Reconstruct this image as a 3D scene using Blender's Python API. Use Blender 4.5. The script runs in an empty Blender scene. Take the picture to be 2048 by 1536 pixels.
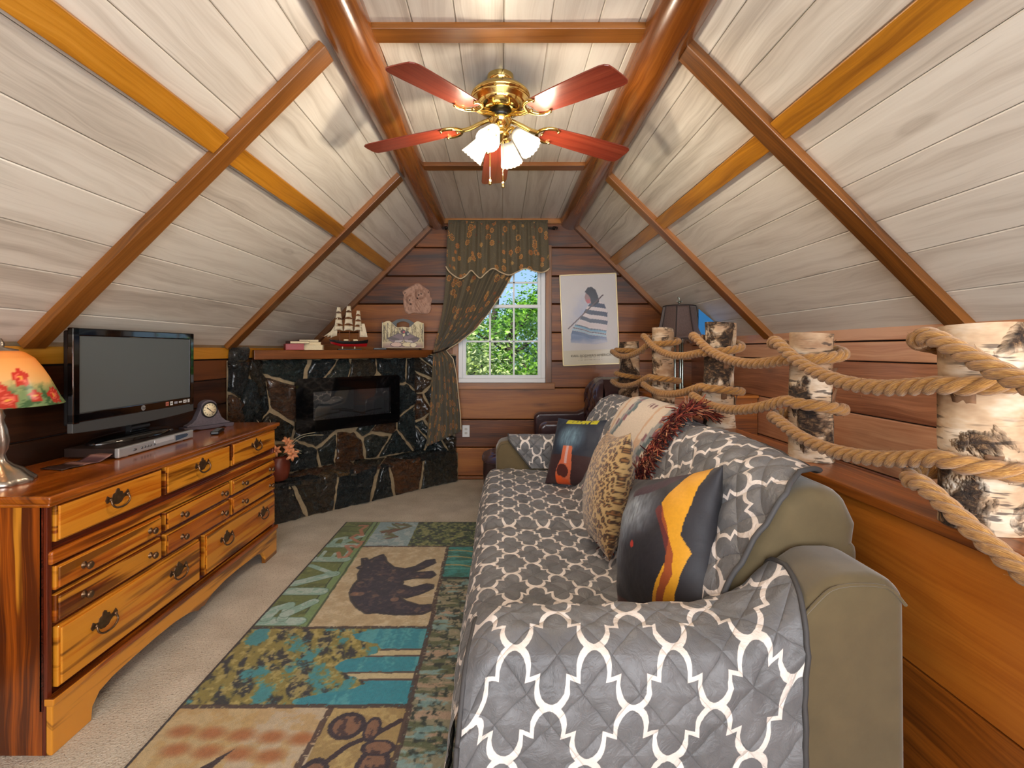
import bpy, bmesh, math, random
import numpy as np
from mathutils import Vector, Matrix
random.seed(7); np.random.seed(7)
SC = bpy.context.scene
COL = SC.collection
PI = math.pi

# ------------------------------------------------------------------ camera, sky, sun, fill lamp, daylight, exposure
CX, CY, F, CAMZ = 1003.0, 700.0, 1000.0, 1.30
cam = bpy.data.cameras.new('camera'); cam_o = bpy.data.objects.new('camera', cam); COL.objects.link(cam_o)
cam.sensor_width = 36.0; cam.lens = 36.0 * F / 2048.0
cam.shift_x = (1024 - CX) / 2048.0; cam.shift_y = -(768 - CY) / 2048.0
cam.clip_start = 0.02
cam_o.location = (0, 0, CAMZ); cam_o.rotation_euler = (PI / 2, 0, 0)
SC.camera = cam_o
SC.view_settings.view_transform = 'Standard'; SC.view_settings.look = 'None'
SC.view_settings.gamma = 1.0; SC.view_settings.use_curve_mapping = False
SC.view_settings.exposure = 0.14
SC.cycles.max_bounces = 8; SC.cycles.diffuse_bounces = 4; SC.cycles.glossy_bounces = 4; SC.cycles.caustics_reflective = False; SC.cycles.caustics_refractive = False
SC.cycles.adaptive_threshold = 0.06
W = bpy.data.worlds.new('sky'); SC.world = W; W.use_nodes = True
_nt = W.node_tree; _bg = _nt.nodes['Background']
_tc = _nt.nodes.new('ShaderNodeTexCoord'); _sp = _nt.nodes.new('ShaderNodeSeparateXYZ'); _cr = _nt.nodes.new('ShaderNodeValToRGB')
_nt.links.new(_tc.outputs['Generated'], _sp.inputs[0]); _nt.links.new(_sp.outputs['Z'], _cr.inputs[0])
_cr.color_ramp.elements[0].position = 0.0; _cr.color_ramp.elements[0].color = (0.55, 0.78, 1.0, 1)
_cr.color_ramp.elements[1].position = 0.6; _cr.color_ramp.elements[1].color = (0.06, 0.28, 0.80, 1)
_nt.links.new(_cr.outputs[0], _bg.inputs['Color']); _bg.inputs['Strength'].default_value = 1.0

def lamp(name, kind, loc, energy, color=(1, 1, 1), rot=(0, 0, 0), **kw):
    l = bpy.data.lights.new(name, kind); l.energy = energy; l.color = color
    for k, v in kw.items(): setattr(l, k, v)
    o = bpy.data.objects.new(name, l); COL.objects.link(o); o.location = loc; o.rotation_euler = rot
    return o
lamp('sun', 'SUN', (0, -6, 9), 7.0, (1.0, 0.95, 0.85), (math.radians(42), 0, math.radians(-28)), angle=0.01)
# fill lamp added behind the camera, and daylight from the unseen stair window
lamp('rear_fill', 'AREA', (0.0, -1.75, 1.45), 95, (0.97, 0.985, 1.0), (math.radians(90), 0, 0), shape='RECTANGLE', size=2.1, size_y=1.5)
lamp('stair_daylight', 'AREA', (1.5, -1.75, 1.0), 60, (0.93, 0.96, 1.0), (math.radians(90), 0, math.radians(0)), shape='RECTANGLE', size=0.6, size_y=0.6)

# ------------------------------------------------------------------ small helpers
def P(px, py, D):
    return Vector(((px - CX) / F * D, D, CAMZ + (CY - py) / F * D))
def lin(c):
    c = np.asarray(c, float) / 255.0
    return np.where(c <= 0.04045, c / 12.92, ((c + 0.055) / 1.055) ** 2.4)
def S(r, g, b):
    t = lin((r, g, b)); return (float(t[0]), float(t[1]), float(t[2]), 1.0)

class NG:
    """tiny node-graph builder"""
    def __init__(s, name):
        s.m = bpy.data.materials.new(name); s.m.use_nodes = True; s.t = s.m.node_tree
        s.b = s.t.nodes['Principled BSDF']; s.out = s.t.nodes['Material Output']
    def n(s, typ, ins=None, **attrs):
        nd = s.t.nodes.new('ShaderNode' + typ)
        for k, v in attrs.items(): setattr(nd, k, v)
        for k, v in (ins or {}).items(): s.put(nd.inputs[k], v)
        return nd
    def put(s, sock, v):
        if isinstance(v, bpy.types.NodeSocket): s.t.links.new(v, sock)
        else: sock.default_value = v
    def math(s, op, a, b=0.0, c=None):
        nd = s.t.nodes.new('ShaderNodeMath'); nd.operation = op
        s.put(nd.inputs[0], a); s.put(nd.inputs[1], b)
        if c is not None: s.put(nd.inputs[2], c)
        return nd.outputs[0]
    def ramp(s, fac, stops, interp='LINEAR'):
        nd = s.t.nodes.new('ShaderNodeValToRGB'); cr = nd.color_ramp; cr.interpolation = interp
        while len(cr.elements) < len(stops): cr.elements.new(0.5)
        for e, (p, c) in zip(cr.elements, stops):
            e.position = p; e.color = c if len(c) == 4 else (*c, 1)
        s.put(nd.inputs[0], fac); return nd.outputs[0]
    def mix(s, fac, a, b, blend='MIX'):
        nd = s.t.nodes.new('ShaderNodeMix'); nd.data_type = 'RGBA'; nd.blend_type = blend
        s.put(nd.inputs[0], fac); s.put(nd.inputs[6], a); s.put(nd.inputs[7], b); return nd.outputs[2]
    def uv(s): return s.n('UVMap').outputs[0]
    def obj(s): return s.n('TexCoord').outputs['Object']
    def attr(s, name): return s.n('Attribute', attribute_name=name)
    def scale(s, vec, sx, sy, sz=1.0, loc=(0, 0, 0)):
        nd = s.n('Mapping'); s.put(nd.inputs['Vector'], vec); nd.inputs['Scale'].default_value = (sx, sy, sz); nd.inputs['Location'].default_value = loc
        return nd.outputs[0]
    def noise(s, vec, scale, detail=3.0, rough=0.55, dist=0.0):
        nd = s.n('TexNoise', {'Scale': scale, 'Detail': detail, 'Roughness': rough, 'Distortion': dist})
        if vec is not None: s.put(nd.inputs['Vector'], vec)
        return nd.outputs['Fac']
    def bump(s, h, strength=0.3, dist=0.01):
        nd = s.n('Bump', {'Height': h, 'Strength': strength, 'Distance': dist}); s.put(s.b.inputs['Normal'], nd.outputs[0])
    def set(s, **kw):
        for k, v in kw.items(): s.put(s.b.inputs[k.replace('_', ' ')], v)
        return s

def plain(name, col, rough=0.5, metal=0.0, bump=0.0, bscale=40, coat=0.0, var=0.0, **kw):
    g = NG(name); g.set(Roughness=rough, Metallic=metal)
    g.b.inputs['Coat Weight'].default_value = coat
    nz = g.noise(g.obj(), bscale, 4)
    dk = tuple(c * (1 - var) for c in col[:3]) + (1,); lt = tuple(min(1, c * (1 + var)) for c in col[:3]) + (1,)
    g.set(Base_Color=g.ramp(nz, [(0.3, dk), (0.7, lt)]))
    if bump: g.bump(nz, bump, 0.004)
    for k, v in kw.items(): g.b.inputs[k].default_value = v
    return g.m

def wood(name, cols, rough=0.4, rnd=0.5, grain=1.0, knots=0.6, bump=0.15, coat=0.0, patch=0.0):
    """plank wood: u runs along the grain in metres, attribute 'rnd' varies plank to plank"""
    g = NG(name); uv = g.uv(); r = g.attr('rnd').outputs['Fac']
    warp = g.noise(g.scale(uv, 0.8, 3.0), 1.6, 3, 0.5)
    sp = g.n('SeparateXYZ', {0: uv})
    v2 = g.math('ADD', sp.outputs[1], g.math('MULTIPLY', warp, 0.10))
    cv = g.n('CombineXYZ', {0: sp.outputs[0], 1: v2})
    fine = g.noise(g.scale(cv.outputs[0], 2.0 * grain, 110 * grain), 1.0, 5, 0.6)
    broad = g.noise(g.scale(cv.outputs[0], 0.9 * grain, 16 * grain), 1.0, 4, 0.55)
    big = g.noise(g.scale(uv, 0.9, 2.2), 1.3, 2)
    f = g.math('ADD', g.math('MULTIPLY', fine, 0.30), g.math('MULTIPLY', broad, 0.48))
    f = g.math('ADD', f, g.math('MULTIPLY', big, 0.22))
    f = g.math('ADD', f, g.math('MULTIPLY', g.math('SUBTRACT', r, 0.5), rnd * 0.5))
    n = len(cols); stops = [(0.33 + 0.34 * i / (n - 1), c) for i, c in enumerate(cols)]
    col = g.ramp(f, stops)
    if patch:
        pm = g.ramp(g.noise(g.scale(uv, 0.7, 11.0, 1, (3.1, 1.7, 0)), 1.2, 3, 0.5), [(0.50, (0, 0, 0)), (0.535, (1, 1, 1))])
        col = g.mix(g.math('MULTIPLY', pm, patch), col, cols[-1])
        pm2 = g.ramp(g.noise(g.scale(uv, 0.9, 14.0, 1, (8.1, 4.7, 0)), 1.1, 3, 0.5), [(0.53, (0, 0, 0)), (0.59, (1, 1, 1))])
        col = g.mix(g.math('MULTIPLY', pm2, patch), col, cols[0])
    vo = g.n('TexVoronoi', {'Vector': g.scale(uv, 1.5, 5.5), 'Scale': 1.0, 'Randomness': 1.0})
    d = g.math('ADD', vo.outputs['Distance'], g.math('MULTIPLY', g.math('SUBTRACT', fine, 0.5), 0.05))
    k = g.ramp(d, [(0.0, (1, 1, 1)), (0.055, (0.9, 0.9, 0.9)), (0.11, (0.32, 0.32, 0.32)), (0.20, (0, 0, 0))])
    dark = tuple(c * 0.28 for c in cols[0][:3]) + (1,)
    col = g.mix(g.math('MULTIPLY', k, knots), col, dark)
    g.set(Base_Color=col, Roughness=rough); g.b.inputs['Coat Weight'].default_value = coat; g.b.inputs['Coat Roughness'].default_value = 0.12
    g.bump(fine, bump, 0.003)
    return g.m

class MB:
    """mesh builder: collects shapes (uv in metres, per-face rnd) and links them as ONE object"""
    def __init__(s): s.v = []; s.f = []; s.uv = []; s.r = []; s.mi = []; s.sm = []
    def add(s, verts, faces, uvs=None, rnd=None, mi=0, smooth=False):
        b = len(s.v); s.v += [tuple(p) for p in verts]
        rr = random.random() if rnd is None else rnd
        for i, fc in enumerate(faces):
            s.f.append(tuple(b + k for k in fc))
            s.uv.append(uvs[i] if uvs else [(verts[k][0], verts[k][1]) for k in fc])
            s.r.append(rr); s.mi.append(mi); s.sm.append(smooth)
        return s
    def box(s, lo, hi, grain=0, M=None, mi=0, rnd=None):
        x0, y0, z0 = lo; x1, y1, z1 = hi
        vs = [Vector(p) for p in ((x0, y0, z0), (x1, y0, z0), (x1, y1, z0), (x0, y1, z0), (x0, y0, z1), (x1, y0, z1), (x1, y1, z1), (x0, y1, z1))]
        fs = [(0, 3, 2, 1), (4, 5, 6, 7), (0, 1, 5, 4), (1, 2, 6, 5), (2, 3, 7, 6), (3, 0, 4, 7)]
        ax = [2, 2, 1, 0, 1, 0]
        ou, ov = random.uniform(0, 60), random.uniform(0, 60); uvs = []
        for fc, a in zip(fs, ax):
            rem = [i for i in range(3) if i != a]
            if a == grain: u, v = rem
            else: u = grain; v = [i for i in rem if i != grain][0]
            uvs.append([(vs[k][u] + ou, vs[k][v] + ov) for k in fc])
        if M is not None: vs = [M @ p for p in vs]
        return s.add(vs, fs, uvs, rnd, mi)
    def grid(s, pts, nu, nv, uvf=None, mi=0, smooth=True, flip=False, rnd=None, closed_u=False):
        """pts[j*nu+i]; uvf(i,j)->(u,v)"""
        fs = []; uvs = []
        for j in range(nv - 1):
            for i in range(nu if closed_u else nu - 1):
                i2 = (i + 1) % nu
                q = [(i, j, i), (i2, j, i + 1), (i2, j + 1, i + 1), (i, j + 1, i)]
                if flip: q.reverse()
                fs.append(tuple(b * nu + a for a, b, _ in q))
                uvs.append([uvf(c, b) if uvf else (c / max(1, nu - 1), b / max(1, nv - 1)) for _, b, c in q])
        return s.add(pts, fs, uvs, rnd, mi, smooth)
    def tube(s, path, rad, n=10, mi=0, caps=True, us=1.0, rnd=None):
        path = [Vector(p) for p in path]; m = len(path)
        rads = rad if hasattr(rad, '__len__') else [rad] * m
        pts = []; t0 = (path[1] - path[0]).normalized(); up = Vector((0, 0, 1)) if abs(t0.z) < 0.9 else Vector((1, 0, 0))
        a = t0.cross(up).normalized(); L = 0; Ls = []
        for i in range(m):
            t = (path[min(i + 1, m - 1)] - path[max(i - 1, 0)])
            t = t.normalized() if t.length > 1e-9 else t0
            a = (a - t * a.dot(t)); a = a.normalized() if a.length > 1e-6 else t.orthogonal().normalized()
            b = t.cross(a)
            if i: L += (path[i] - path[i - 1]).length
            Ls.append(L)
            for k in range(n):
                th = 2 * PI * k / n; pts.append(path[i] + (a * math.cos(th) + b * math.sin(th)) * rads[i])
        ou, ov = random.uniform(0, 20), random.uniform(0, 20)
        s.grid(pts, n, m, lambda i, j: (Ls[j] * us + ou, i / n * 2 * PI * rads[j] + ov), mi, True, False, rnd, True)
        if caps:
            s.add(pts[:n], [tuple(range(n))[::-1]], None, rnd, mi); s.add(pts[-n:], [tuple(range(n))], None, rnd, mi)
        return s
    def lathe(s, prof, n=24, c=(0, 0, 0), M=None, mi=0, wob=None, caps=True, rnd=None):
        """prof: list of (r, z)"""
        c = Vector(c); pts = []
        for (r, z) in prof:
            for k in range(n):
                th = 2 * PI * k / n; q = r * (wob(th, z) if wob else 1.0)
                p = Vector((q * math.cos(th), q * math.sin(th), z)); pts.append((M @ p if M is not None else p) + c)
        R = max(p[0] for p in prof)
        s.grid(pts, n, len(prof), lambda i, j: (prof[j][1], i / n * 2 * PI * R), mi, True, False, rnd, True)
        if caps:
            if prof[0][0] > 1e-4: s.add(pts[:n], [tuple(range(n))[::-1]], None, rnd, mi)
            if prof[-1][0] > 1e-4: s.add(pts[-n:], [tuple(range(n))], None, rnd, mi)
        return s
    def prism(s, poly, lo, hi, axes=(0, 1, 2), mi=0, M=None, grain=None, rnd=None):
        """poly in axes[0],axes[1]; extruded lo..hi along axes[2]"""
        n = len(poly); vs = []
        for h in (lo, hi):
            for (a, b) in poly:
                p = [0, 0, 0]; p[axes[0]] = a; p[axes[1]] = b; p[axes[2]] = h; vs.append(Vector(p))
        fs = [tuple(range(n))[::-1], tuple(range(n, 2 * n))] + [(i, (i + 1) % n, n + (i + 1) % n, n + i) for i in range(n)]
        gr = axes[0] if grain is None else grain; ot = [a for a in range(3) if a != gr]
        ou, ov = random.uniform(0, 60), random.uniform(0, 60)
        uvs = [[(vs[k][gr] + ou, vs[k][ot[0]] + vs[k][ot[1]] + ov) for k in fc] for fc in fs]
        if M is not None: vs = [M @ p for p in vs]
        return s.add(vs, fs, uvs, rnd, mi)
    def ball(s, c, r, n=12, m=8, mi=0, sc=(1, 1, 1)):
        c = Vector(c); pts = []
        for j in range(m + 1):
            ph = -PI / 2 + PI * j / m
            for k in range(n):
                th = 2 * PI * k / n
                pts.append(c + Vector((r * sc[0] * math.cos(ph) * math.cos(th), r * sc[1] * math.cos(ph) * math.sin(th), r * sc[2] * math.sin(ph))))
        return s.grid(pts, n, m + 1, None, mi, True, False, None, True)
    def build(s, name, mats, parent=None, bevel=0.0, seg=2, col=None, fix=True, solid=0.0):
        me = bpy.data.meshes.new(name); me.from_pydata(s.v, [], s.f)
        uvl = me.uv_layers.new(name='UVMap')
        flat = [c for f in s.uv for p in f for c in p]; uvl.data.foreach_set('uv', flat)
        a = me.attributes.new('rnd', 'FLOAT', 'FACE'); a.data.foreach_set('value', s.r)
        mats = mats if isinstance(mats, (list, tuple)) else [mats]
        for m in mats: me.materials.append(m)
        me.polygons.foreach_set('material_index', s.mi); me.polygons.foreach_set('use_smooth', s.sm)
        if col is not None:
            c = me.attributes.new('Col', 'FLOAT_COLOR', 'POINT')
            rgba = np.ones((len(s.v), 4), np.float32); rgba[:, :3] = lin(np.asarray(col)); c.data.foreach_set('color', rgba.ravel())
        if fix:
            bm = bmesh.new(); bm.from_mesh(me); bmesh.ops.recalc_face_normals(bm, faces=bm.faces); bm.to_mesh(me); bm.free()
        me.update()
        o = bpy.data.objects.new(name, me); COL.objects.link(o)
        if parent is not None: o.parent = parent
        if bevel:
            b = o.modifiers.new('bevel', 'BEVEL'); b.width = bevel; b.segments = seg; b.limit_method = 'ANGLE'; b.angle_limit = 0.6; b.harden_normals = False
        if solid:
            b = o.modifiers.new('thickness', 'SOLIDIFY'); b.thickness = solid; b.offset = 0
        return o

def thing(name, label, cat, loc=(0, 0, 0), rot=(0, 0, 0), group=None):
    o = bpy.data.objects.new(name, None); COL.objects.link(o); o.location = loc; o.rotation_euler = rot
    o.empty_display_size = 0.1
    return tag(o, label, cat, group)
def tag(o, label, cat, group=None, kind=None):
    o['label'] = label; o['category'] = cat
    if group: o['group'] = group
    if kind: o['kind'] = kind
    return o
def struct(o, label=None):
    o['kind'] = 'structure'
    if label: o['label'] = label
    return o
def part(o, label):
    o['label'] = label; return o
def dup(root, loc=None, rot=None, label=None):
    r = root.copy(); COL.objects.link(r)
    if loc is not None: r.location = loc
    if rot is not None: r.rotation_euler = rot
    if label: r['label'] = label
    for ch in root.children:
        c = ch.copy(); COL.objects.link(c); c.parent = r
        for g in ch.children:
            d = g.copy(); COL.objects.link(d); d.parent = c
    return r
def text_mesh(s, size, align='CENTER', ext=0.0004, font_shear=0.0):
    cu = bpy.data.curves.new('t', 'FONT'); cu.body = s; cu.size = size; cu.align_x = align; cu.align_y = 'CENTER'; cu.extrude = ext; cu.shear = font_shear
    o = bpy.data.objects.new('t', cu); COL.objects.link(o)
    dg = bpy.context.evaluated_depsgraph_get(); me = bpy.data.meshes.new_from_object(o.evaluated_get(dg))
    vs = [v.co.copy() for v in me.vertices]; fs = [tuple(p.vertices) for p in me.polygons]
    bpy.data.objects.remove(o); bpy.data.curves.remove(cu); bpy.data.meshes.remove(me)
    return vs, fs
def catmull(pts, n=8, closed=False):
    pts = [Vector(p) for p in pts]; out = []; m = len(pts)
    for i in range(m if closed else m - 1):
        g = (lambda k: pts[k % m]) if closed else (lambda k: pts[max(0, min(m - 1, k))])
        p0, p1, p2, p3 = g(i - 1), g(i), g(i + 1), g(i + 2)
        for k in range(n):
            t = k / n
            out.append(0.5 * ((2 * p1) + (p2 - p0) * t + (2 * p0 - 5 * p1 + 4 * p2 - p3) * t * t + (3 * p1 - p0 - 3 * p2 + p3) * t ** 3))
    if not closed: out.append(pts[-1])
    return out
# ---- numpy painting helpers (printed designs are stored as a colour attribute of the surface)
def vnoise(x, y, seed=0):
    xi = np.floor(x).astype(int); yi = np.floor(y).astype(int); fx = x - xi; fy = y - yi
    fx = fx * fx * (3 - 2 * fx); fy = fy * fy * (3 - 2 * fy)
    def h(a, b):
        n = (a * 374761393 + b * 668265263 + seed * 974634533) & 0x7fffffff
        n = ((n ^ (n >> 13)) * 1274126177) & 0x7fffffff
        return ((n ^ (n >> 16)) & 0xffff) / 65535.0
    return (h(xi, yi) * (1 - fx) + h(xi + 1, yi) * fx) * (1 - fy) + (h(xi, yi + 1) * (1 - fx) + h(xi + 1, yi + 1) * fx) * fy
def fbm(x, y, seed=0, o=4):
    t = 0; a = 0.5; s = 0
    for i in range(o): t = t + a * vnoise(x * 2 ** i, y * 2 ** i, seed + i); s += a; a *= 0.5
    return t / s
def inpoly(x, y, poly):
    r = np.zeros(x.shape, bool); n = len(poly); j = n - 1
    for i in range(n):
        xi, yi = poly[i]; xj, yj = poly[j]
        if yi != yj:
            c = ((yi > y) != (yj > y)) & (x < (xj - xi) * (y - yi) / (yj - yi) + xi); r ^= c
        j = i
    return r
def segd(x, y, pts):
    d = np.full(x.shape, 1e9)
    for (a, b), (c, e) in zip(pts[:-1], pts[1:]):
        vx, vy = c - a, e - b; L = vx * vx + vy * vy + 1e-12
        t = np.clip(((x - a) * vx + (y - b) * vy) / L, 0, 1); d = np.minimum(d, np.hypot(x - a - t * vx, y - b - t * vy))
    return d
def put(img, mask, col, a=1.0):
    m = (np.clip(mask.astype(float), 0, 1) * a)[..., None]; img[:] = img * (1 - m) + np.asarray(col, float) * m
def printed(name, rough=0.7, noise_scale=300, bump=0.2, sheen=0.0, var=0.12, dist=0.003):
    g = NG(name); c = g.attr('Col').outputs['Color']; nz = g.noise(g.obj(), noise_scale, 2)
    c2 = g.mix(1.0, c, g.ramp(nz, [(0.25, (1 - var * 2,) * 3), (0.75, (1, 1, 1))]), 'MULTIPLY')
    g.set(Base_Color=c2, Roughness=rough); g.bump(nz, bump, dist); g.b.inputs['Sheen Weight'].default_value = sheen
    return g.m

# ------------------------------------------------------------------ materials
M_far = wood('stained_pine_wall', [S(48, 23, 6), S(104, 54, 15), S(138, 78, 24), S(164, 100, 38)], 0.45, 0.55, knots=0.8, coat=0.05)
M_left = wood('shaded_pine_wall', [S(40, 21, 10), S(76, 41, 20), S(112, 64, 30)], 0.38, 0.5, knots=0.6, coat=0.1)  # shade on the left wall put into darker wood tones
M_right = wood('daylit_pine_wall', [S(124, 74, 50), S(184, 124, 88), S(214, 162, 124)], 0.30, 0.5, knots=0.75, coat=0.25)  # pinkish stair light on the right wall put into paler tones
M_trim = wood('orange_pine_trim', [S(96, 54, 10), S(160, 98, 26), S(190, 124, 44)], 0.4, 0.4, knots=0.4, coat=0.15)
M_purlin = wood('golden_pine_trim', [S(136, 82, 14), S(190, 126, 28), S(212, 150, 54)], 0.4, 0.3, knots=0.25, coat=0.1)
M_batten = wood('brown_pine_trim', [S(76, 42, 11), S(130, 78, 26), S(160, 100, 40)], 0.4, 0.3, knots=0.5, coat=0.15)
M_log = wood('varnished_log', [S(72, 35, 8), S(128, 70, 20), S(162, 98, 36)], 0.27, 0.2, knots=0.5, coat=0.35)
M_half = wood('half_wall_pine', [S(92, 44, 10), S(160, 88, 24), S(186, 112, 36)], 0.38, 0.35, knots=0.5, coat=0.2)
M_cedar = wood('cedar', [S(84, 36, 8), S(158, 76, 14), S(196, 110, 22), S(216, 142, 40)], 0.27, 0.8, knots=0.9, coat=0.4, patch=0.8)
M_cedar_top = wood('cedar_top', [S(92, 42, 8), S(154, 78, 16), S(194, 110, 28)], 0.2, 0.4, knots=0.5, coat=0.5, patch=0.3)
M_cedar_dark = wood('cedar_dark', [S(56, 18, 8), S(104, 38, 14), S(134, 56, 20)], 0.26, 0.4, knots=0.3, coat=0.4)
M_mantel = wood('mantel_wood', [S(58, 29, 8), S(112, 60, 20), S(146, 84, 34)], 0.4, 0.3, knots=0.5)

def mk_whitewash():
    g = NG('whitewashed_pine'); uv = g.uv(); r = g.attr('rnd').outputs['Fac']
    warp = g.noise(g.scale(uv, 0.7, 2.6), 1.5, 3); sp = g.n('SeparateXYZ', {0: uv})
    cv = g.n('CombineXYZ', {0: sp.outputs[0], 1: g.math('ADD', sp.outputs[1], g.math('MULTIPLY', warp, 0.16))})
    br = g.noise(g.scale(cv.outputs[0], 0.8, 14), 1.0, 4, 0.6); fi = g.noise(g.scale(cv.outputs[0], 1.6, 120), 1.0, 3)
    f = g.math('ADD', g.math('MULTIPLY', br, 0.75), g.math('MULTIPLY', fi, 0.2)); f = g.math('ADD', f, g.math('MULTIPLY', r, 0.14))
    col = g.ramp(f, [(0.30, S(168, 158, 146)), (0.46, S(204, 196, 184)), (0.60, S(224, 218, 207)), (0.8, S(234, 230, 220))])
    vo = g.n('TexVoronoi', {'Vector': g.scale(uv, 1.3, 4.5), 'Scale': 1.0})
    k = g.ramp(vo.outputs['Distance'], [(0.0, (0.8, 0.8, 0.8)), (0.05, (0.35, 0.35, 0.35)), (0.085, (0.6, 0.6, 0.6)), (0.13, (0, 0, 0))])
    col = g.mix(g.math('MULTIPLY', k, 0.5), col, S(148, 136, 122))
    st = g.ramp(g.noise(g.scale(uv, 2.2, 60, 1, (4, 9, 0)), 1.0, 2, 0.7), [(0.64, (0, 0, 0)), (0.76, (1, 1, 1))])
    col = g.mix(g.math('MULTIPLY', st, 0.22), col, S(110, 98, 84))
    g.set(Base_Color=col, Roughness=0.33); g.bump(fi, 0.05, 0.002); g.b.inputs['Specular IOR Level'].default_value = 0.5
    return g.m
M_white = mk_whitewash()
M_groove = plain('cream_groove', S(196, 178, 142), 0.7)
M_dark = plain('dark_gap', S(30, 17, 10), 0.8)

def mk_carpet():
    g = NG('berber_carpet'); o = g.obj()
    n1 = g.noise(o, 190, 2); n2 = g.noise(o, 5, 3)
    vo = g.n('TexVoronoi', {'Vector': o, 'Scale': 95.0})
    fl = g.ramp(vo.outputs['Distance'], [(0.0, (0, 0, 0)), (0.55, (1, 1, 1))])
    sp = g.ramp(g.noise(o, 130, 1), [(0.60, (0, 0, 0)), (0.68, (1, 1, 1))])
    c = g.ramp(g.math('ADD', g.math('MULTIPLY', n1, 0.5), g.math('MULTIPLY', n2, 0.5)), [(0.35, S(180, 170, 152)), (0.65, S(214, 205, 188))])
    c = g.mix(g.math('MULTIPLY', sp, 0.55), c, S(112, 96, 80))
    g.set(Base_Color=c, Roughness=0.95); g.bump(g.math('ADD', g.math('MULTIPLY', fl, -0.6), n1), 0.55, 0.006)
    return g.m
M_carpet = mk_carpet()
M_brass = plain('polished_brass', S(234, 206, 128), 0.10, 1.0)
M_oldbrass = plain('antique_brass', S(118, 92, 68), 0.36, 0.85, var=0.3, bscale=60)
M_black = plain('black_plastic', S(22, 22, 23), 0.28)
M_gloss = plain('piano_black', S(8, 8, 9), 0.06, coat=0.6)
M_silver = plain('silver_plastic', S(176, 176, 174), 0.3, 0.5)
M_whitep = plain('white_vinyl', S(228, 230, 232), 0.35)
M_cream = plain('cream_paper', S(226, 210, 172), 0.8, var=0.08, bscale=120)
M_red = plain('red_cover', S(150, 8, 16), 0.4)
M_brownc = plain('brown_cover', S(78, 34, 24), 0.5)
M_olive = plain('olive_microsuede', S(94, 80, 52), 0.85, bump=0.25, bscale=16, var=0.10, **{'Sheen Weight': 0.35})
M_leather = plain('oxblood_leather', S(60, 38, 40), 0.3, bump=0.25, bscale=60, coat=0.15, var=0.15)
# ================================================================== THE ROOM
YB, YF = -1.7, 5.0            # rear and far wall
XL, ZL, XR, ZR, ZC = -1.93, 1.33, 1.90, 1.40, 2.605
R2 = math.sqrt(0.5)
def floor_():
    m = MB(); m.box((-2.0, YB, -0.06), (2.0, YF + 0.1, 0.0)); return struct(m.build('floor', M_carpet))
floor_()
def planks(m, M, length, edges, th=0.02, gap=0.0022, start=0.0, joints=False):
    """boards in frame M: local x = grain, local y across, local z = face normal"""
    for a, b in zip(edges[:-1], edges[1:]):
        m.box((start, a + gap / 2, -th), (start + length, b - gap / 2, 0), 0, M)
def frame(o, gx, ay):
    gx = Vector(gx).normalized(); ay = Vector(ay).normalized(); nz = gx.cross(ay)
    M = Matrix((gx, ay, nz)).transposed().to_4x4(); M.translation = Vector(o); return M
def edges(total, w, jit=0.25):
    e = [0.0]
    while e[-1] < total - w * 0.6: e.append(e[-1] + w * random.uniform(1 - jit, 1 + jit))
    k = total / e[-1]; return [x * k for x in e]
LEN = YF - YB + 0.02
def backing(M, total, length):
    m = MB(); m.box((-0.02, -0.05, -0.10), (length + 0.05, total + 0.05, -0.012), 0, M); return m
ML = frame((XL, YB - 0.01, ZL), (0, 1, 0), (1, 0, 1)); TL = (ZC - ZL) * math.sqrt(2) + 0.02
m = backing(ML, TL, LEN); m.mi = [1] * len(m.f); planks(m, ML, LEN, edges(TL, 0.19, 0.12)); struct(m.build('ceiling_left', [M_white, M_groove], bevel=0.0035, seg=1))
MR = frame((XR, YF + 0.01, ZR), (0, -1, 0), (-1, 0, 1)); TR = (ZC - ZR) * math.sqrt(2) + 0.02
m = backing(MR, TR, LEN); m.mi = [1] * len(m.f); planks(m, MR, LEN, edges(TR, 0.19, 0.12)); struct(m.build('ceiling_right', [M_white, M_groove], bevel=0.0035, seg=1))
XCL = XL + (ZC - ZL); XCR = XR - (ZC - ZR)
MC = frame((XCL - 0.02, YB - 0.01, ZC), (0, 1, 0), (1, 0, 0)); TC = XCR - XCL + 0.04
m = backing(MC, TC, LEN); m.mi = [1] * len(m.f); planks(m, MC, LEN, edges(TC, 0.17, 0.15)); struct(m.build('ceiling', [M_white, M_groove], bevel=0.0035, seg=1))

# knee walls
def wall_rows(name, M, length, rows, mats, gap=0.006):
    m = MB(); m.box((-0.02, -0.02, -0.09), (length + 0.02, rows[-1] + 0.02, -0.016), 0, M, 1)
    for a, b in zip(rows[:-1], rows[1:]):
        cuts = sorted([0, length] + [random.uniform(0.2, 0.8) * length])
        for c, d in zip(cuts[:-1], cuts[1:]): m.box((c + 0.001, a + gap / 2, -0.02), (d - 0.001, b - gap / 2, 0), 0, M)
    return struct(m.build(name, mats, bevel=0.005, seg=2))
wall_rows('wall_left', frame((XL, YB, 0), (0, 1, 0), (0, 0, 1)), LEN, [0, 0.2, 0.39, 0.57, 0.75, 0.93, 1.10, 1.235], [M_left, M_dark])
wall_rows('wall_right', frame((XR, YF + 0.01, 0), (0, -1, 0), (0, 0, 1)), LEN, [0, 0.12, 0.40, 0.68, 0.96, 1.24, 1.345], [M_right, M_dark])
m = MB(); m.box((XL - 0.06, YB, 1.24), (XL + 0.012, YF, 1.315), 1); struct(m.build('trim_1', M_purlin, bevel=0.003))
m = MB(); m.box((XR - 0.012, YB, 1.35), (XR + 0.06, YF, 1.425), 1); struct(m.build('trim_2', M_right, bevel=0.003))

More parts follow.
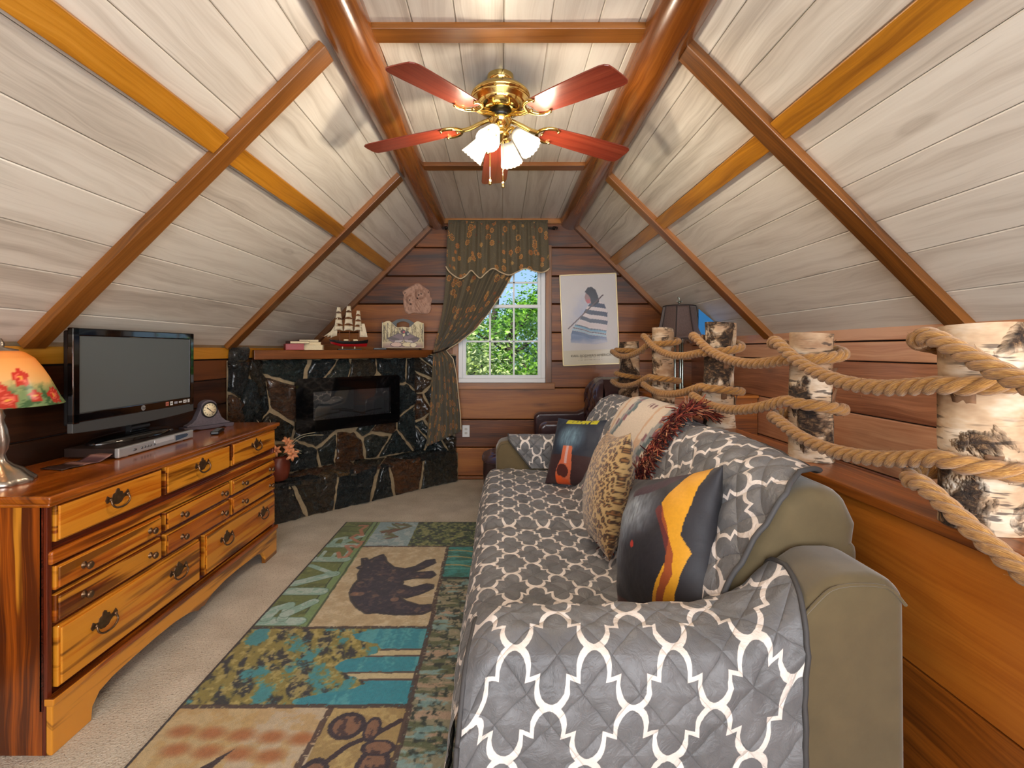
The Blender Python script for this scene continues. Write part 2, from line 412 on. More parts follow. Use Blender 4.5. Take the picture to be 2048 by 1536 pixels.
# far wall with its window opening (window 0.86 wide, 0.975 .. 2.27 high)
WX0, WX1, WZ0, WZ1 = -0.432, 0.440, 0.972, 2.285
def far_wall():
    m = MB(); M = frame((-2.0, YF, 0), (1, 0, 0), (0, 0, 1))
    rows = [0, 0.04, 0.325, 0.605, 0.92, 1.19, 1.475, 1.76, 2.04, 2.325, 2.66]
    hx0, hx1 = WX0 + 2.0, WX1 + 2.0
    for a, b in zip(rows[:-1], rows[1:]):
        lim0 = max(0.0, (a - ZL) + XL + 2.0 - 0.05); lim1 = min(4.0, XR - (a - ZR) + 2.0 + 0.05)
        segs = [(lim0, lim1, a, b)]
        if b > WZ0 and a < WZ1:
            segs = [(lim0, hx0, a, b), (hx1, lim1, a, b)]
            if a < WZ0: segs.append((hx0, hx1, a, WZ0))
            if b > WZ1: segs.append((hx0, hx1, WZ1, b))
        for (x0, x1, z0, z1) in segs: m.box((x0, z0 + (0.004 if z0 == a else 0), -0.05), (x1, z1 - (0.004 if z1 == b else 0), 0), 0, M)
        for (x0, x1, z0, z1) in segs: m.box((x0, z0, -0.14), (x1, z1, -0.045), 0, M, 1)
    return struct(m.build('wall_far', [M_far, M_dark], bevel=0.007, seg=2))
far_wall()
# rear wall, behind the camera, with a wide opening added for the fill lamp
def rear_wall():
    m = MB()
    m.box((-2.0, YB - 0.1, 0), (2.0, YB, 0.7), 0); m.box((-2.0, YB - 0.1, 2.2), (2.0, YB, 2.75), 0)
    m.box((-2.0, YB - 0.1, 0.7), (-1.06, YB, 2.2), 2); m.box((1.81, YB - 0.1, 0.7), (2.0, YB, 2.2), 2); m.box((1.06, YB - 0.1, 1.3), (1.81, YB, 2.2), 2)
    return struct(m.build('wall_rear', M_far))
rear_wall()

# battens: sloping rafter boards, lengthwise boards, cross boards
def slope_box(name, side, s0, s1, y0, y1, th, mat, k):
    m = MB()
    if side > 0: m.box((YF + 0.01 - y1, s0, -0.002), (YF + 0.01 - y0, s1, th), 0 if (y1 - y0) > 0.5 else 1, MR)
    else: m.box((y0 - YB + 0.01, s0, -0.002), (y1 - YB + 0.01, s1, th), 0 if (y1 - y0) > 0.5 else 1, ML)
    return struct(m.build(name, mat, bevel=0.003))
n = 3
for yc in (2.04, 3.52, 4.965):
    w = 0.05 if yc < 4 else 0.035
    slope_box('trim_%d' % n, -1, 0.0, TL - 0.12, yc - w, yc + w, 0.036 if yc < 4 else 0.05, M_batten, n); n += 1
    slope_box('trim_%d' % n, 1, 0.0, TR - 0.10, yc - w, yc + w, 0.036 if yc < 4 else 0.05, M_batten, n); n += 1
for a, b in ((YB, 1.99), (2.09, 3.47), (3.57, 4.93)):
    slope_box('trim_%d' % n, -1, 1.085, 1.175, a, b, 0.024, M_purlin, n); n += 1
    slope_box('trim_%d' % n, 1, 1.065, 1.155, a, b, 0.024, M_purlin, n); n += 1
for y0, y1 in ((1.99, 2.085), (3.47, 3.565)):
    m = MB(); m.box((-0.60, y0, ZC - 0.026), (0.64, y1, ZC + 0.002), 0); struct(m.build('trim_%d' % n, M_batten, bevel=0.002)); n += 1
m = MB(); m.box((-0.6, 4.955, ZC - 0.05), (0.62, 5.0, ZC), 0); struct(m.build('trim_%d' % n, M_trim, bevel=0.002)); n += 1

def log_beam(a, b, ra, rb, seed, label):
    rnd = random.Random(seed); a, b = Vector(a), Vector(b); N = 34; pts = []; rad = []
    ph = [rnd.uniform(0, 6) for _ in range(4)]
    for i in range(N + 1):
        t = i / N; p = a.lerp(b, t)
        p.x += 0.006 * math.sin(5 * t + ph[0]); p.z += 0.005 * math.sin(4 * t + ph[1])
        pts.append(p); rad.append((ra + (rb - ra) * t) * (1 + 0.018 * math.sin(13 * t + ph[2]) + 0.012 * math.sin(29 * t + ph[3])))
    m = MB(); m.tube(pts, rad, 28)
    return tag(m.build('log_beam', M_log), label, 'log beam')
log_beam((-0.555, YB, 2.585), (-0.645, YF - 0.002, 2.585), 0.102, 0.086, 3, 'round varnished log beam along the left side of the flat ceiling')
log_beam((0.665, YB, 2.585), (0.685, YF - 0.002, 2.60), 0.104, 0.108, 5, 'round varnished log beam along the right side of the flat ceiling')

# half wall beside the stairs, its ledge, and the return across the stairwell
HX0, HX1, HZ = 0.965, 1.10, 0.93
m = MB(); m.box((HX0 + 0.02, YB, 0), (HX1 - 0.005, 4.05, HZ - 0.03), 1, None, 1)
Mh = frame((HX0, 4.05, 0), (0, -1, 0), (0, 0, 1))
for a, b in ((0, 0.235), (0.235, 0.56), (0.56, HZ - 0.032)): m.box((0, a + 0.002, -0.025), (4.05 - YB, b - 0.002, 0), 0, Mh)
struct(m.build('wall_half', [M_half, M_dark], bevel=0.003))
m = MB(); m.box((HX0 - 0.022, YB, HZ - 0.03), (HX1 + 0.012, 4.06, HZ), 1); struct(m.build('trim_%d' % n, M_half, bevel=0.004)); n += 1
m = MB(); m.box((HX1, 3.70, 0), (XR - 0.005, 4.05, 0.945), 0, None, 0); struct(m.build('wall_return', M_half, bevel=0.003))
m = MB(); m.box((HX1 + 0.014, 3.68, 0.945), (XR - 0.005, 4.06, 0.965), 0); struct(m.build('trim_%d' % n, M_half, bevel=0.003)); n += 1

# ------------------------------------------------------------------ the far window
def window():
    g = NG('window_glass'); tr = g.n('BsdfTransparent', {'Color': (0.96, 0.98, 0.98, 1)}); gl = g.n('BsdfGlossy', {'Color': (1, 1, 1, 1), 'Roughness': 0.02})
    fr = g.n('Fresnel', {'IOR': 1.08}); mx = g.n('MixShader', {0: fr.outputs[0], 1: tr.outputs[0], 2: gl.outputs[0]}); g.t.links.new(mx.outputs[0], g.out.inputs['Surface'])
    w = bpy.data.objects.new('window_1', None); COL.objects.link(w); w.location = (0, 0, 0); struct(w)
    y0, y1 = YF + 0.01, YF + 0.07
    m = MB()
    m.box((WX0, y0, WZ0 + 0.045), (WX0 + 0.045, y1, WZ1 - 0.045), 2); m.box((WX1 - 0.045, y0, WZ0 + 0.045), (WX1, y1, WZ1 - 0.045), 2)
    m.box((WX0, y0, WZ0), (WX1, y1, WZ0 + 0.045), 0); m.box((WX0, y0, WZ1 - 0.045), (WX1, y1, WZ1), 0)
    m.build('window_frame', M_whitep, w, bevel=0.004)
    zr = 1.735
    def sash(za, zb, yy, nm):
        m = MB(); a, b = WX0 + 0.045, WX1 - 0.045; s = 0.032
        m.box((a, yy, za + s), (a + s, yy + 0.03, zb - s)); m.box((b - s, yy, za + s), (b, yy + 0.03, zb - s)); m.box((a, yy, za), (b, yy + 0.03, za + s)); m.box((a, yy, zb - s), (b, yy + 0.03, zb))
        ga, gb = a + s, b - s
        for k in (1, 2):
            x = ga + (gb - ga) * k / 3; m.box((x - 0.009, yy + 0.008, za + s), (x + 0.009, yy + 0.022, zb - s))
        z = (za + zb) / 2; m.box((ga, yy + 0.008, z - 0.009), (gb, yy + 0.022, z + 0.009))
        o = m.build(nm, M_whitep, w, bevel=0.002)
        p = MB(); p.box((ga, yy + 0.013, za + s), (gb, yy + 0.017, zb - s)); p.build('pane', g.m, o)
    sash(WZ0 + 0.045, zr + 0.02, y0 + 0.008, 'lower_sash'); sash(zr - 0.015, WZ1 - 0.045, y0 + 0.03, 'upper_sash')
    m = MB(); m.box((WX0 - 0.06, YF - 0.02, WZ0), (WX0, YF + 0.02, WZ1 + 0.06), 2); m.box((WX1, YF - 0.02, WZ0), (WX1 + 0.06, YF + 0.02, WZ1 + 0.06), 2)
    m.box((WX0, YF - 0.02, WZ1), (WX1, YF + 0.02, WZ1 + 0.06), 0); m.build('window_casing', M_trim, w, bevel=0.003)
    m = MB(); m.box((WX0 - 0.06, YF - 0.035, WZ0 - 0.062), (WX1 + 0.09, YF + 0.02, WZ0), 0); m.build('window_sill', M_trim, w, bevel=0.003)
window()

# ------------------------------------------------------------------ garden trees beyond the window
def mk_leaf(name, a, b):
    g = NG(name); r = g.attr('rnd').outputs['Fac']; c = g.ramp(r, [(0.0, a), (0.75, b), (1.0, tuple(min(1, x * 1.5) for x in b[:3]) + (1,))])
    tl = g.n('BsdfTranslucent', {'Color': c}); g.set(Base_Color=c, Roughness=0.45)
    mx = g.n('MixShader', {0: 0.4, 1: g.b.outputs[0], 2: tl.outputs[0]}); g.t.links.new(mx.outputs[0], g.out.inputs['Surface']); return g.m
M_bark = plain('grey_brown_bark', S(72, 58, 44), 0.9, bump=0.6, bscale=14, var=0.35)
def tree(loc, h, r, n, leafmat, seed, label, base=0.2):
    rd = random.Random(seed); t = thing('tree', label, 'tree', loc, (0, 0, 0), 'garden trees outside the window')
    m = MB(); tp = catmull([(0, 0, -4), (0.05, 0, -1), (-0.05, 0.05, h * 0.4), (0.1, 0, h * 0.75)], 6); m.tube(tp, [0.16 - 0.11 * i / len(tp) for i in range(len(tp))], 10)
    cl = []
    for k in range(11):
        z0 = h * rd.uniform(0.0, 0.6); a = rd.uniform(0, 2 * PI); L = r * rd.uniform(0.6, 1.0)
        e = Vector((math.cos(a) * L, math.sin(a) * L * 0.8, z0 + rd.uniform(0.3, 1.0)))
        bp = catmull([(0, 0, z0), (e.x * 0.5, e.y * 0.5, z0 + (e.z - z0) * 0.35), e], 5); m.tube(bp, [0.05 - 0.04 * i / len(bp) for i in range(len(bp))], 7); cl += bp[4:]
    m.build('trunk', M_bark, t)
    f = MB()
    for _ in range(26): cl.append(Vector((rd.uniform(-r, r), rd.uniform(-r, r) * 0.7, h * rd.uniform(base - 0.6, 1.0))))
    for k in range(n):
        c = rd.choice(cl); g_ = lambda: rd.gauss(0, 0.2)
        p = c + Vector((g_(), g_(), g_() * 0.75)); L = rd.uniform(0.05, 0.10); w = L * 0.36
        d = Vector((rd.uniform(-1, 1), rd.uniform(-1, 1), rd.uniform(-0.9, 0.3))).normalized(); s = d.cross(Vector((rd.uniform(-0.4, 0.4), rd.uniform(-0.4, 0.4), 1))).normalized()
        up = d.cross(s) * 0.012
        f.add([p, p + d * L * 0.5 + s * w + up, p + d * L, p + d * L * 0.5 - s * w + up], [(0, 1, 2), (0, 2, 3)], None, rd.random())
    f.build('foliage', leafmat, t, fix=False)
M_leaf1 = mk_leaf('bright_leaf', S(70, 120, 24), S(150, 196, 60)); M_leaf2 = mk_leaf('green_leaf', S(30, 74, 18), S(86, 142, 40)); M_leaf3 = mk_leaf('pale_leaf', S(150, 170, 80), S(214, 222, 150))
tree((0.15, 8.1, 0.2), 2.2, 0.9, 9000, M_leaf1, 1, 'leafy tree with a dark forked trunk behind the window centre')
tree((-0.75, 7.4, -0.2), 1.6, 0.8, 7000, M_leaf3, 2, 'pale flowering bush low outside the left window panes')
tree((0.85, 7.6, -0.3), 1.6, 0.7, 7000, M_leaf1, 3, 'bright green bush outside the right window panes')
tree((-0.2, 11.5, 0.0), 3.3, 2.0, 12000, M_leaf2, 4, 'dark green tree farthest from the window', 0.0)
tree((1.9, 12.5, -0.5), 2.4, 1.6, 6000, M_leaf2, 6, 'dark green shrub far off to the right of the window', 0.0)
m = MB(); m.box((-30, YF + 0.4, -3.2), (30, 60, -3.0)); struct(m.build('ground_outside', plain('grass', S(74, 110, 40), 0.9, var=0.3, bscale=3)))
# ================================================================== STONE FIREPLACE IN THE CORNER
def clip(poly, a, b, c):
    """keep a*x+b*y<=c"""
    out = []
    for i in range(len(poly)):
        p, q = poly[i], poly[(i + 1) % len(poly)]; dp = a * p[0] + b * p[1] - c; dq = a * q[0] + b * q[1] - c
        if dp <= 0: out.append(p)
        if (dp < 0) != (dq < 0) and dp != dq:
            t = dp / (dp - dq); out.append((p[0] + (q[0] - p[0]) * t, p[1] + (q[1] - p[1]) * t))
    return out
def stones(m, M, region, cell, seed, gap=0.012, h=0.03, hole=None, skip=None):
    rd = random.Random(seed); xs = [p[0] for p in region]; ys = [p[1] for p in region]
    x0, x1, y0, y1 = min(xs), max(xs), min(ys), max(ys); nx = max(1, round((x1 - x0) / cell[0])); ny = max(1, round((y1 - y0) / cell[1])); seeds = []
    for j in range(ny):
        for i in range(nx):
            off = 0.5 if j % 2 else 0.0
            seeds.append((x0 + (i + 0.5 + (off - 0.25) + rd.uniform(-0.46, 0.46)) * (x1 - x0) / nx, y0 + (j + 0.5 + rd.uniform(-0.42, 0.42)) * (y1 - y0) / ny))
    for i, (sx, sy) in enumerate(seeds):
        poly = list(region)
        for k, (tx, ty) in enumerate(seeds):
            if k == i: continue
            a, b = tx - sx, ty - sy; L = math.hypot(a, b); c = (tx * tx + ty * ty - sx * sx - sy * sy) / 2 - gap * (0.45 + 0.9 * ((i * 7 + k * 7) % 5) / 4 * 0.5) * L
            poly = clip(poly, a, b, c)
            if len(poly) < 3: break
        if len(poly) < 3: continue
        cx = sum(p[0] for p in poly) / len(poly); cy = sum(p[1] for p in poly) / len(poly)
        if skip and skip(cx, cy): continue
        ring = []
        for p, q in zip(poly, poly[1:] + poly[:1]):
            L = math.hypot(q[0] - p[0], q[1] - p[1]); ns = max(1, int(L / 0.035))
            for s in range(ns):
                t = s / ns; ring.append((p[0] + (q[0] - p[0]) * t + rd.uniform(-1, 1) * 0.007, p[1] + (q[1] - p[1]) * t + rd.uniform(-1, 1) * 0.007))
        n = len(ring)
        if n < 4: continue
        hh = h * rd.uniform(0.6, 1.25); tx, ty = rd.uniform(-0.5, 0.5), rd.uniform(-0.5, 0.5); vs = []
        for (s, z) in ((1.0, -0.01), (0.985, hh * 0.45), (0.90, hh * 0.92), (0.62, hh), (0.3, hh * 1.02)):
            for (px, py) in ring:
                qx, qy = cx + (px - cx) * s, cy + (py - cy) * s
                zz = z + (rd.gauss(0, 0.22) * hh + (tx * (qx - cx) + ty * (qy - cy)) * 0.25 if z > hh * 0.5 else 0)
                vs.append(M @ Vector((qx, qy, zz)))
        vs.append(M @ Vector((cx, cy, hh)))
        fs = [(j * n + i2, j * n + (i2 + 1) % n, (j + 1) * n + (i2 + 1) % n, (j + 1) * n + i2) for j in range(4) for i2 in range(n)]
        fs += [(4 * n + i2, 4 * n + (i2 + 1) % n, 5 * n) for i2 in range(n)]
        m.add(vs, fs, None, rd.random(), 0, True)
def mk_stone():
    g = NG('dark_glossy_stone'); r = g.attr('rnd').outputs['Fac']; o = g.obj()
    n1 = g.noise(g.scale(o, 1, 1, 2.2), 13, 6, 0.68, 0.8); n2 = g.noise(o, 60, 5, 0.65)
    c = g.ramp(r, [(0.0, S(20, 26, 28)), (0.35, S(38, 50, 54)), (0.60, S(46, 56, 52)), (0.68, S(60, 50, 36)), (0.80, S(112, 66, 30)), (0.90, S(52, 58, 58)), (1.0, S(124, 92, 52))], 'LINEAR')
    c = g.mix(g.ramp(n1, [(0.42, (0, 0, 0)), (0.62, (0.75, 0.75, 0.75))]), c, S(18, 22, 24))
    c = g.mix(g.ramp(n1, [(0.26, (0.85, 0.85, 0.85)), (0.40, (0, 0, 0))]), c, S(126, 116, 96))
    c = g.mix(g.ramp(g.noise(g.scale(o, 2, 2, 1), 9, 5, 0.7, 1.2), [(0.56, (0, 0, 0)), (0.68, (0.7, 0.7, 0.7))]), c, S(88, 104, 108))
    g.set(Base_Color=c, Roughness=g.ramp(n2, [(0.3, (0.16,) * 3), (0.7, (0.42,) * 3)])); g.b.inputs['Coat Weight'].default_value = 0.45; g.b.inputs['Coat Roughness'].default_value = 0.15
    g.bump(g.math('ADD', n1, g.math('MULTIPLY', n2, 0.5)), 1.0, 0.05); return g.m
M_stone = mk_stone(); M_mortar = plain('tan_mortar', S(150, 130, 100), 0.9, bump=0.6, bscale=45, var=0.2)
KH, KB, KM = -5.43, -5.85, -5.67       # x - y of the hearth front, the breast and the mantel front
fp = thing('fireplace', 'corner fireplace of dark polished fieldstone with a wooden mantel shelf', 'fireplace', (-1.2, 4.5, 0))
OFF = Vector((1.2, -4.5, 0))
def shift(M): M = M.copy(); M.translation = M.translation + OFF; return M
E = 0.005
m = MB()
m.prism([(XL + E + 1.2, XL - KB - 4.5), (YF - E + KB + 1.2, YF - E - 4.5), (XL + E + 1.2, YF - E - 4.5)], 0, 1.22, mi=1)
m.prism([(XL + E + 1.2, 3.50 - 4.5), (XL + 0.03 + 1.2, 3.50 - 4.5), (XL + 0.03 + 1.2, 3.93 - 4.5), (XL + E + 1.2, 3.93 - 4.5)], 0, 1.225, mi=1)
m.prism([(-0.86 + 1.2, 4.965 - 4.5), (-0.46 + 1.2, 4.965 - 4.5), (-0.46 + 1.2, YF - E - 4.5), (-0.86 + 1.2, YF - E - 4.5)], 0, 1.26, mi=1)
Lb = (YF + KB - XL) * math.sqrt(2)
Mb = shift(frame((XL, XL - KB, 0), (1, 1, 0), (0, 0, 1)))       # breast face, normal (1,-1)
stones(m, Mb, [(0.01, 0.30), (Lb - 0.01, 0.30), (Lb - 0.01, 1.22), (0.01, 1.22)], (0.25, 0.21), 11, 0.018, 0.035, None, lambda x, y: 0.30 < x < 1.10 and 0.70 < y < 0.98)
Ml2 = shift(frame((XL + 0.03, 3.49, 0), (0, 1, 0), (0, 0, 1)))
stones(m, Ml2, [(0.0, 0.28), (0.42, 0.28), (0.42, 1.225), (0.0, 1.225)], (0.2, 0.24), 14, 0.018, 0.035)
stones(m, Ml2, [(0.0, 1.225), (0.2, 1.225), (0.2, 1.32), (0.02, 1.32)], (0.3, 0.2), 15, 0.01, 0.04)
Mf2 = shift(frame((-0.86, 4.965, 0), (1, 0, 0), (0, 0, 1)))
stones(m, Mf2, [(0.0, 0.28), (0.41, 0.28), (0.41, 1.25), (0.0, 1.25)], (0.16, 0.20), 17, 0.016, 0.03)
m.build('chimney_breast', [M_stone, M_mortar], fp, fix=True)
m = MB()
zh = 0.275
m.prism([(XL + E + 1.2, XL - KH - 4.5), (YF - E + KH + 1.2, YF - E - 4.5), (YF - E + KB + 1.2, YF - E - 4.5), (XL + E + 1.2, XL - KB - 4.5)], 0, zh, mi=1)
Lh = (YF + KH - XL) * math.sqrt(2)
Mh2 = shift(frame((XL, XL - KH, 0), (1, 1, 0), (0, 0, 1)))
stones(m, Mh2, [(0.0, 0.0), (Lh - 0.03, 0.0), (Lh - 0.03, zh + 0.02), (0.0, zh + 0.02)], (0.29, 0.2), 21, 0.022, 0.03)
Mt = shift(frame((XL, XL - KH, zh), (1, 1, 0), (-1, 1, 0)))
wd = (KH - KB) * R2
stones(m, Mt, [(0.0, -0.02), (Lh - 0.06, -0.02), (Lh - 0.06 - wd, wd), (wd, wd)], (0.34, 0.16), 23, 0.018, 0.022)
m.build('hearth', [M_stone, M_mortar], fp)
m = MB(); m.prism([(XL + E + 1.2 + 0.05, XL + 0.05 - KM - 4.5), (YF - E + KM + 1.2, YF - E - 4.5), (XL + E + 1.2, YF - E - 4.5), (XL + E + 1.2, XL + 0.12 - KM - 4.5)], 1.226, 1.30)
o = m.build('mantel_shelf', M_mantel, fp, bevel=0.004); part(o, 'brown wooden mantel shelf')
# re-lay the grain along the front edge of the mantel
uvl = o.data.uv_layers[0].data
for p in o.data.polygons:
    for li in p.loop_indices:
        c = o.data.vertices[o.data.loops[li].vertex_index].co; uvl[li].uv = ((c.x + c.y) * R2, (c.x - c.y) * R2 + c.z)

# electric fireplace hung on the stone
ex0 = Vector((-1.677, 4.07, 0)); ex1 = Vector((-0.978, 4.77, 0)); ec = (ex0 + ex1) / 2; EW = (ex1 - ex0).length; EZ0, EZ1 = 0.615, 1.064
ef = thing('electric_fireplace', 'black glass electric fireplace hung on the dark stone', 'electric fireplace', (ec.x, ec.y, (EZ0 + EZ1) / 2), (0, 0, PI / 4))
hw, hh = EW / 2, (EZ1 - EZ0) / 2            # local x along, local -y outward
wx0, wx1, wz0, wz1 = -hw + 0.145, hw - 0.10, 0.71 - 0.8395, 0.950 - 0.8395
def rrect(x0, x1, z0, z1, r, k=5):
    out = []
    for (cx, cz, a0) in ((x1 - r, z0 + r, -PI / 2), (x1 - r, z1 - r, 0), (x0 + r, z1 - r, PI / 2), (x0 + r, z0 + r, PI)):
        out += [(cx + r * math.cos(a0 + PI / 2 * i / k), cz + r * math.sin(a0 + PI / 2 * i / k)) for i in range(k + 1)]
    return out
m = MB(); m.box((-hw + 0.02, 0.015, -hh + 0.02), (hw - 0.02, 0.075, hh - 0.02)); m.build('housing', M_black, ef, bevel=0.004)
m = MB(); m.box((wx0 + 0.001, 0.010, wz0 + 0.001), (wx1 - 0.001, 0.0148, wz1 - 0.001)); m.build('reflection_back', plain('reflection_grey', S(150, 150, 150), 0.35, 0.4), ef)  # grey backing stands in for the room reflected in the fireplace glass
m = MB()    # glass front as a ring round the viewing window
outer = rrect(-hw, hw, -hh, hh, 0.03); inner = rrect(wx0, wx1, wz0, wz1, 0.0008); nn = len(outer)
for y, fl in ((-0.012, False), (0.0, True)):
    vs = [(a, y, b) for a, b in outer] + [(a, y, b) for a, b in inner]
    m.add(vs, [(i, (i + 1) % nn, nn + (i + 1) % nn, nn + i) for i in range(nn)])
for ring in (outer, inner):
    vs = [(a, -0.012, b) for a, b in ring] + [(a, 0.0, b) for a, b in ring]; m.add(vs, [(i, (i + 1) % nn, nn + (i + 1) % nn, nn + i) for i in range(nn)])
m.build('glass_front', M_gloss, ef)
g = NG('smoked_glass'); tr = g.n('BsdfTransparent', {'Color': (0.72, 0.74, 0.76, 1)}); gl = g.n('BsdfGlossy', {'Color': (1, 1, 1, 1), 'Roughness': 0.01})
mx = g.n('MixShader', {0: 0.22, 1: tr.outputs[0], 2: gl.outputs[0]}); g.t.links.new(mx.outputs[0], g.out.inputs['Surface'])
m = MB(); m.box((wx0, -0.009, wz0), (wx1, -0.006, wz1)); m.build('viewing_pane', g.m, ef)
M_ash = plain('grey_log', S(96, 92, 88), 0.8, bump=0.5, bscale=60, var=0.4)
for k, (x, z, L, a) in enumerate(((-0.22, wz0 + 0.035, 0.24, 0.15), (0.02, wz0 + 0.04, 0.26, -0.2), (0.2, wz0 + 0.036, 0.22, 0.12), (-0.08, wz0 + 0.07, 0.2, -0.1))):
    m = MB(); m.tube([(x - L / 2, 0.005, z - a * L / 2), (x, 0.003, z + 0.008), (x + L / 2, 0.005, z + a * L / 2)], [0.005, 0.006, 0.005], 8); m.build('fake_log', M_ash, ef)
m = MB()
for k in range(90):
    x = random.uniform(wx0 + 0.01, wx1 - 0.01); m.ball((x, 0.006, wz0 + 0.004 + random.uniform(0, 0.016)), random.uniform(0.004, 0.006), 6, 4)
o = m.build('ember_bed', plain('glass_pebbles', S(120, 120, 122), 0.15), ef); o['kind'] = 'stuff'
# ================================================================== DRESSER
dr = thing('dresser', 'long cedar dresser with brass pulls standing along the left wall', 'dresser', (-1.45, 1.60, 0))
DL, DD, DH = 1.60, 0.455, 0.835
m = MB()
m.box((-DD, 0.0, 0.10), (-DD + 0.01, DL, 0.80), 1)
m.box((-DD, 0.0, 0.0), (-0.02, 0.022, 0.80), 2); m.box((-DD, DL - 0.022, 0.0), (-0.02, DL, 0.80), 2)
m.box((-DD, 0.02, 0.12), (-0.02, DL - 0.02, 0.14), 1)
m.build('carcass', M_cedar, dr, bevel=0.002)
m = MB()      # dark front frame behind the drawers
m.box((-0.03, 0.0, 0.14), (-0.014, DL, 0.80), 1)
for y in (0.0, DL - 0.018): m.box((-0.02, y, 0.0), (-0.004, y + 0.018, 0.80), 2)
m.build('face_frame', M_cedar_dark, dr, bevel=0.002)
m = MB(); pts = [(-DD, -0.022), (-0.012, -0.022), (0.024, -0.022), (0.024, DL + 0.022), (-DD, DL + 0.022)]
m.prism(pts, 0.811, 0.835, (0, 1, 2), 0, None, 1); m.prism([(-DD, -0.01), (0.010, -0.01), (0.010, DL + 0.01), (-DD, DL + 0.01)], 0.796, 0.811, (0, 1, 2), 0, None, 1)
m.build('dresser_top', M_cedar_top, dr, bevel=0.007, seg=3)
def lip_front(name, y0, y1, z0, z1):
    m = MB(); m.box((-0.016, y0, z0), (0.004, y1, z1), 1, None, 1)
    m.box((0.004, y0 + 0.006, z0 + 0.006), (0.012, y1 - 0.006, z1 - 0.006), 1, None, 0)
    return m.build(name, [M_cedar, M_cedar], dr, bevel=0.006, seg=3)
def bail_pull(d, y, z, s=1.0):
    m = MB(); k = 0.052 * s
    out = [(-1.0, -0.15), (-1.12, 0.2), (-0.95, 0.62), (-0.72, 0.35), (-0.5, 0.30), (-0.42, 0.62), (-0.2, 0.72), (-0.15, 0.98), (0, 1.12), (0.15, 0.98), (0.2, 0.72), (0.42, 0.62), (0.5, 0.30), (0.72, 0.35), (0.95, 0.62), (1.12, 0.2), (1.0, -0.15), (0.7, -0.05), (0.5, -0.22), (0.34, -0.5), (0, -0.62), (-0.34, -0.5), (-0.5, -0.22), (-0.7, -0.05)]
    m.prism([(y + a * k, z + b * k * 0.66) for a, b in out], 0.011, 0.015, (1, 2, 0))
    for sg in (-1, 1): m.ball((0.020, y + sg * 0.8 * k, z + 0.12 * k), 0.006, 8, 6)
    m.tube(catmull([(0.022, y - 0.8 * k, z + 0.1 * k), (0.028, y - 0.82 * k, z - 0.22 * k), (0.030, y - 0.5 * k, z - 0.50 * k), (0.031, y, z - 0.57 * k), (0.030, y + 0.5 * k, z - 0.50 * k), (0.028, y + 0.82 * k, z - 0.22 * k), (0.022, y + 0.8 * k, z + 0.1 * k)], 4), 0.0036, 8)
    m.build('bail_pull', M_oldbrass, d)
def knob(d, y, z):
    m = MB(); M = Matrix.Rotation(PI / 2, 4, 'Y')
    m.lathe([(0.012, 0), (0.012, 0.003), (0.005, 0.005), (0.005, 0.014), (0.0115, 0.018), (0.014, 0.024), (0.011, 0.029), (0.004, 0.031), (0.0, 0.0312)], 14, (0.011, y, z), M)
    m.build('knob', M_oldbrass, d)
cols = [(0.022, 0.522), (0.552, 1.052), (1.082, 1.578)]
for (a, b) in cols:
    d = lip_front('drawer', a, b, 0.676, 0.800); bail_pull(d, (a + b) / 2, 0.745)
for (z0, z1) in ((0.520, 0.600), (0.414, 0.505)):
    for (a, b) in cols:
        d = lip_front('small_drawer', a, b, z0, z1)
        for y in (a + 0.10, b - 0.075): knob(d, y, (z0 + z1) / 2)
for (a, b) in ((0.03, 0.79), (0.835, 1.578)):
    d = lip_front('wide_drawer', a, b, 0.200, 0.398)
    for y in (a + 0.18, b - 0.165): bail_pull(d, y, 0.318, 1.05)
m = MB()
for z0, z1, x1 in ((0.607, 0.650, 0.008),): m.box((-0.016, 0.004, z0), (x1, DL - 0.004, z1), 1)
m.build('middle_rail', M_cedar, dr, bevel=0.008, seg=3)
half = [(0.0, 0.0), (0.155, 0.0), (0.16, 0.045), (0.19, 0.078), (0.25, 0.092), (0.36, 0.098), (0.48, 0.102), (0.60, 0.100), (0.70, 0.088), (0.75, 0.072), (0.775, 0.06)]
low = half + [(0.80, 0.066)] + [(DL - a, b) for a, b in reversed(half)]
m = MB(); m.prism(low + [(DL, 0.165), (0.0, 0.165)], -0.012, 0.012, (1, 2, 0), 0, None, 1); m.box((-0.012, -0.004, 0.160), (0.020, DL + 0.004, 0.184), 1)
m.build('base_apron', M_cedar, dr, bevel=0.004, seg=2)
TOPZ = 0.8352

# ------------------------------------------------------------------ things on the dresser
tv = thing('television', 'black flat screen television on the cedar dresser', 'television', (-1.76, 2.44, TOPZ + 0.0455), (0, 0, math.radians(-1)))
# local: y along the screen, +x outward
def TVb(x0, x1, y0, y1, z0, z1): return (x0, y0, z0), (x1, y1, z1)
sw, z0t, z1t = 0.392, 0.072, 0.512
m = MB(); m.box(*TVb(-0.05, -0.012, -sw + 0.02, sw - 0.02, z0t + 0.03, z1t - 0.01)); m.box(*TVb(-0.085, -0.045, -sw + 0.1, sw - 0.1, z0t + 0.06, z1t - 0.07)); m.build('back_shell', M_black, tv, bevel=0.008)
m = MB(); bz = 0.034
m.box(*TVb(-0.014, 0.012, -sw, -sw + bz, z0t + 0.04, z1t)); m.box(*TVb(-0.014, 0.012, sw - bz, sw, z0t + 0.04, z1t)); m.box(*TVb(-0.014, 0.012, -sw, sw, z1t - bz, z1t)); m.box(*TVb(-0.014, 0.012, -sw, sw, z0t + 0.045, z0t + 0.085))
m.build('bezel', M_gloss, tv, bevel=0.005, seg=3)
m = MB(); pr = []
for i in range(13):
    t = -1 + i / 6; pr.append((t * sw, z0t + 0.012 * abs(t) ** 2 - 0.008))
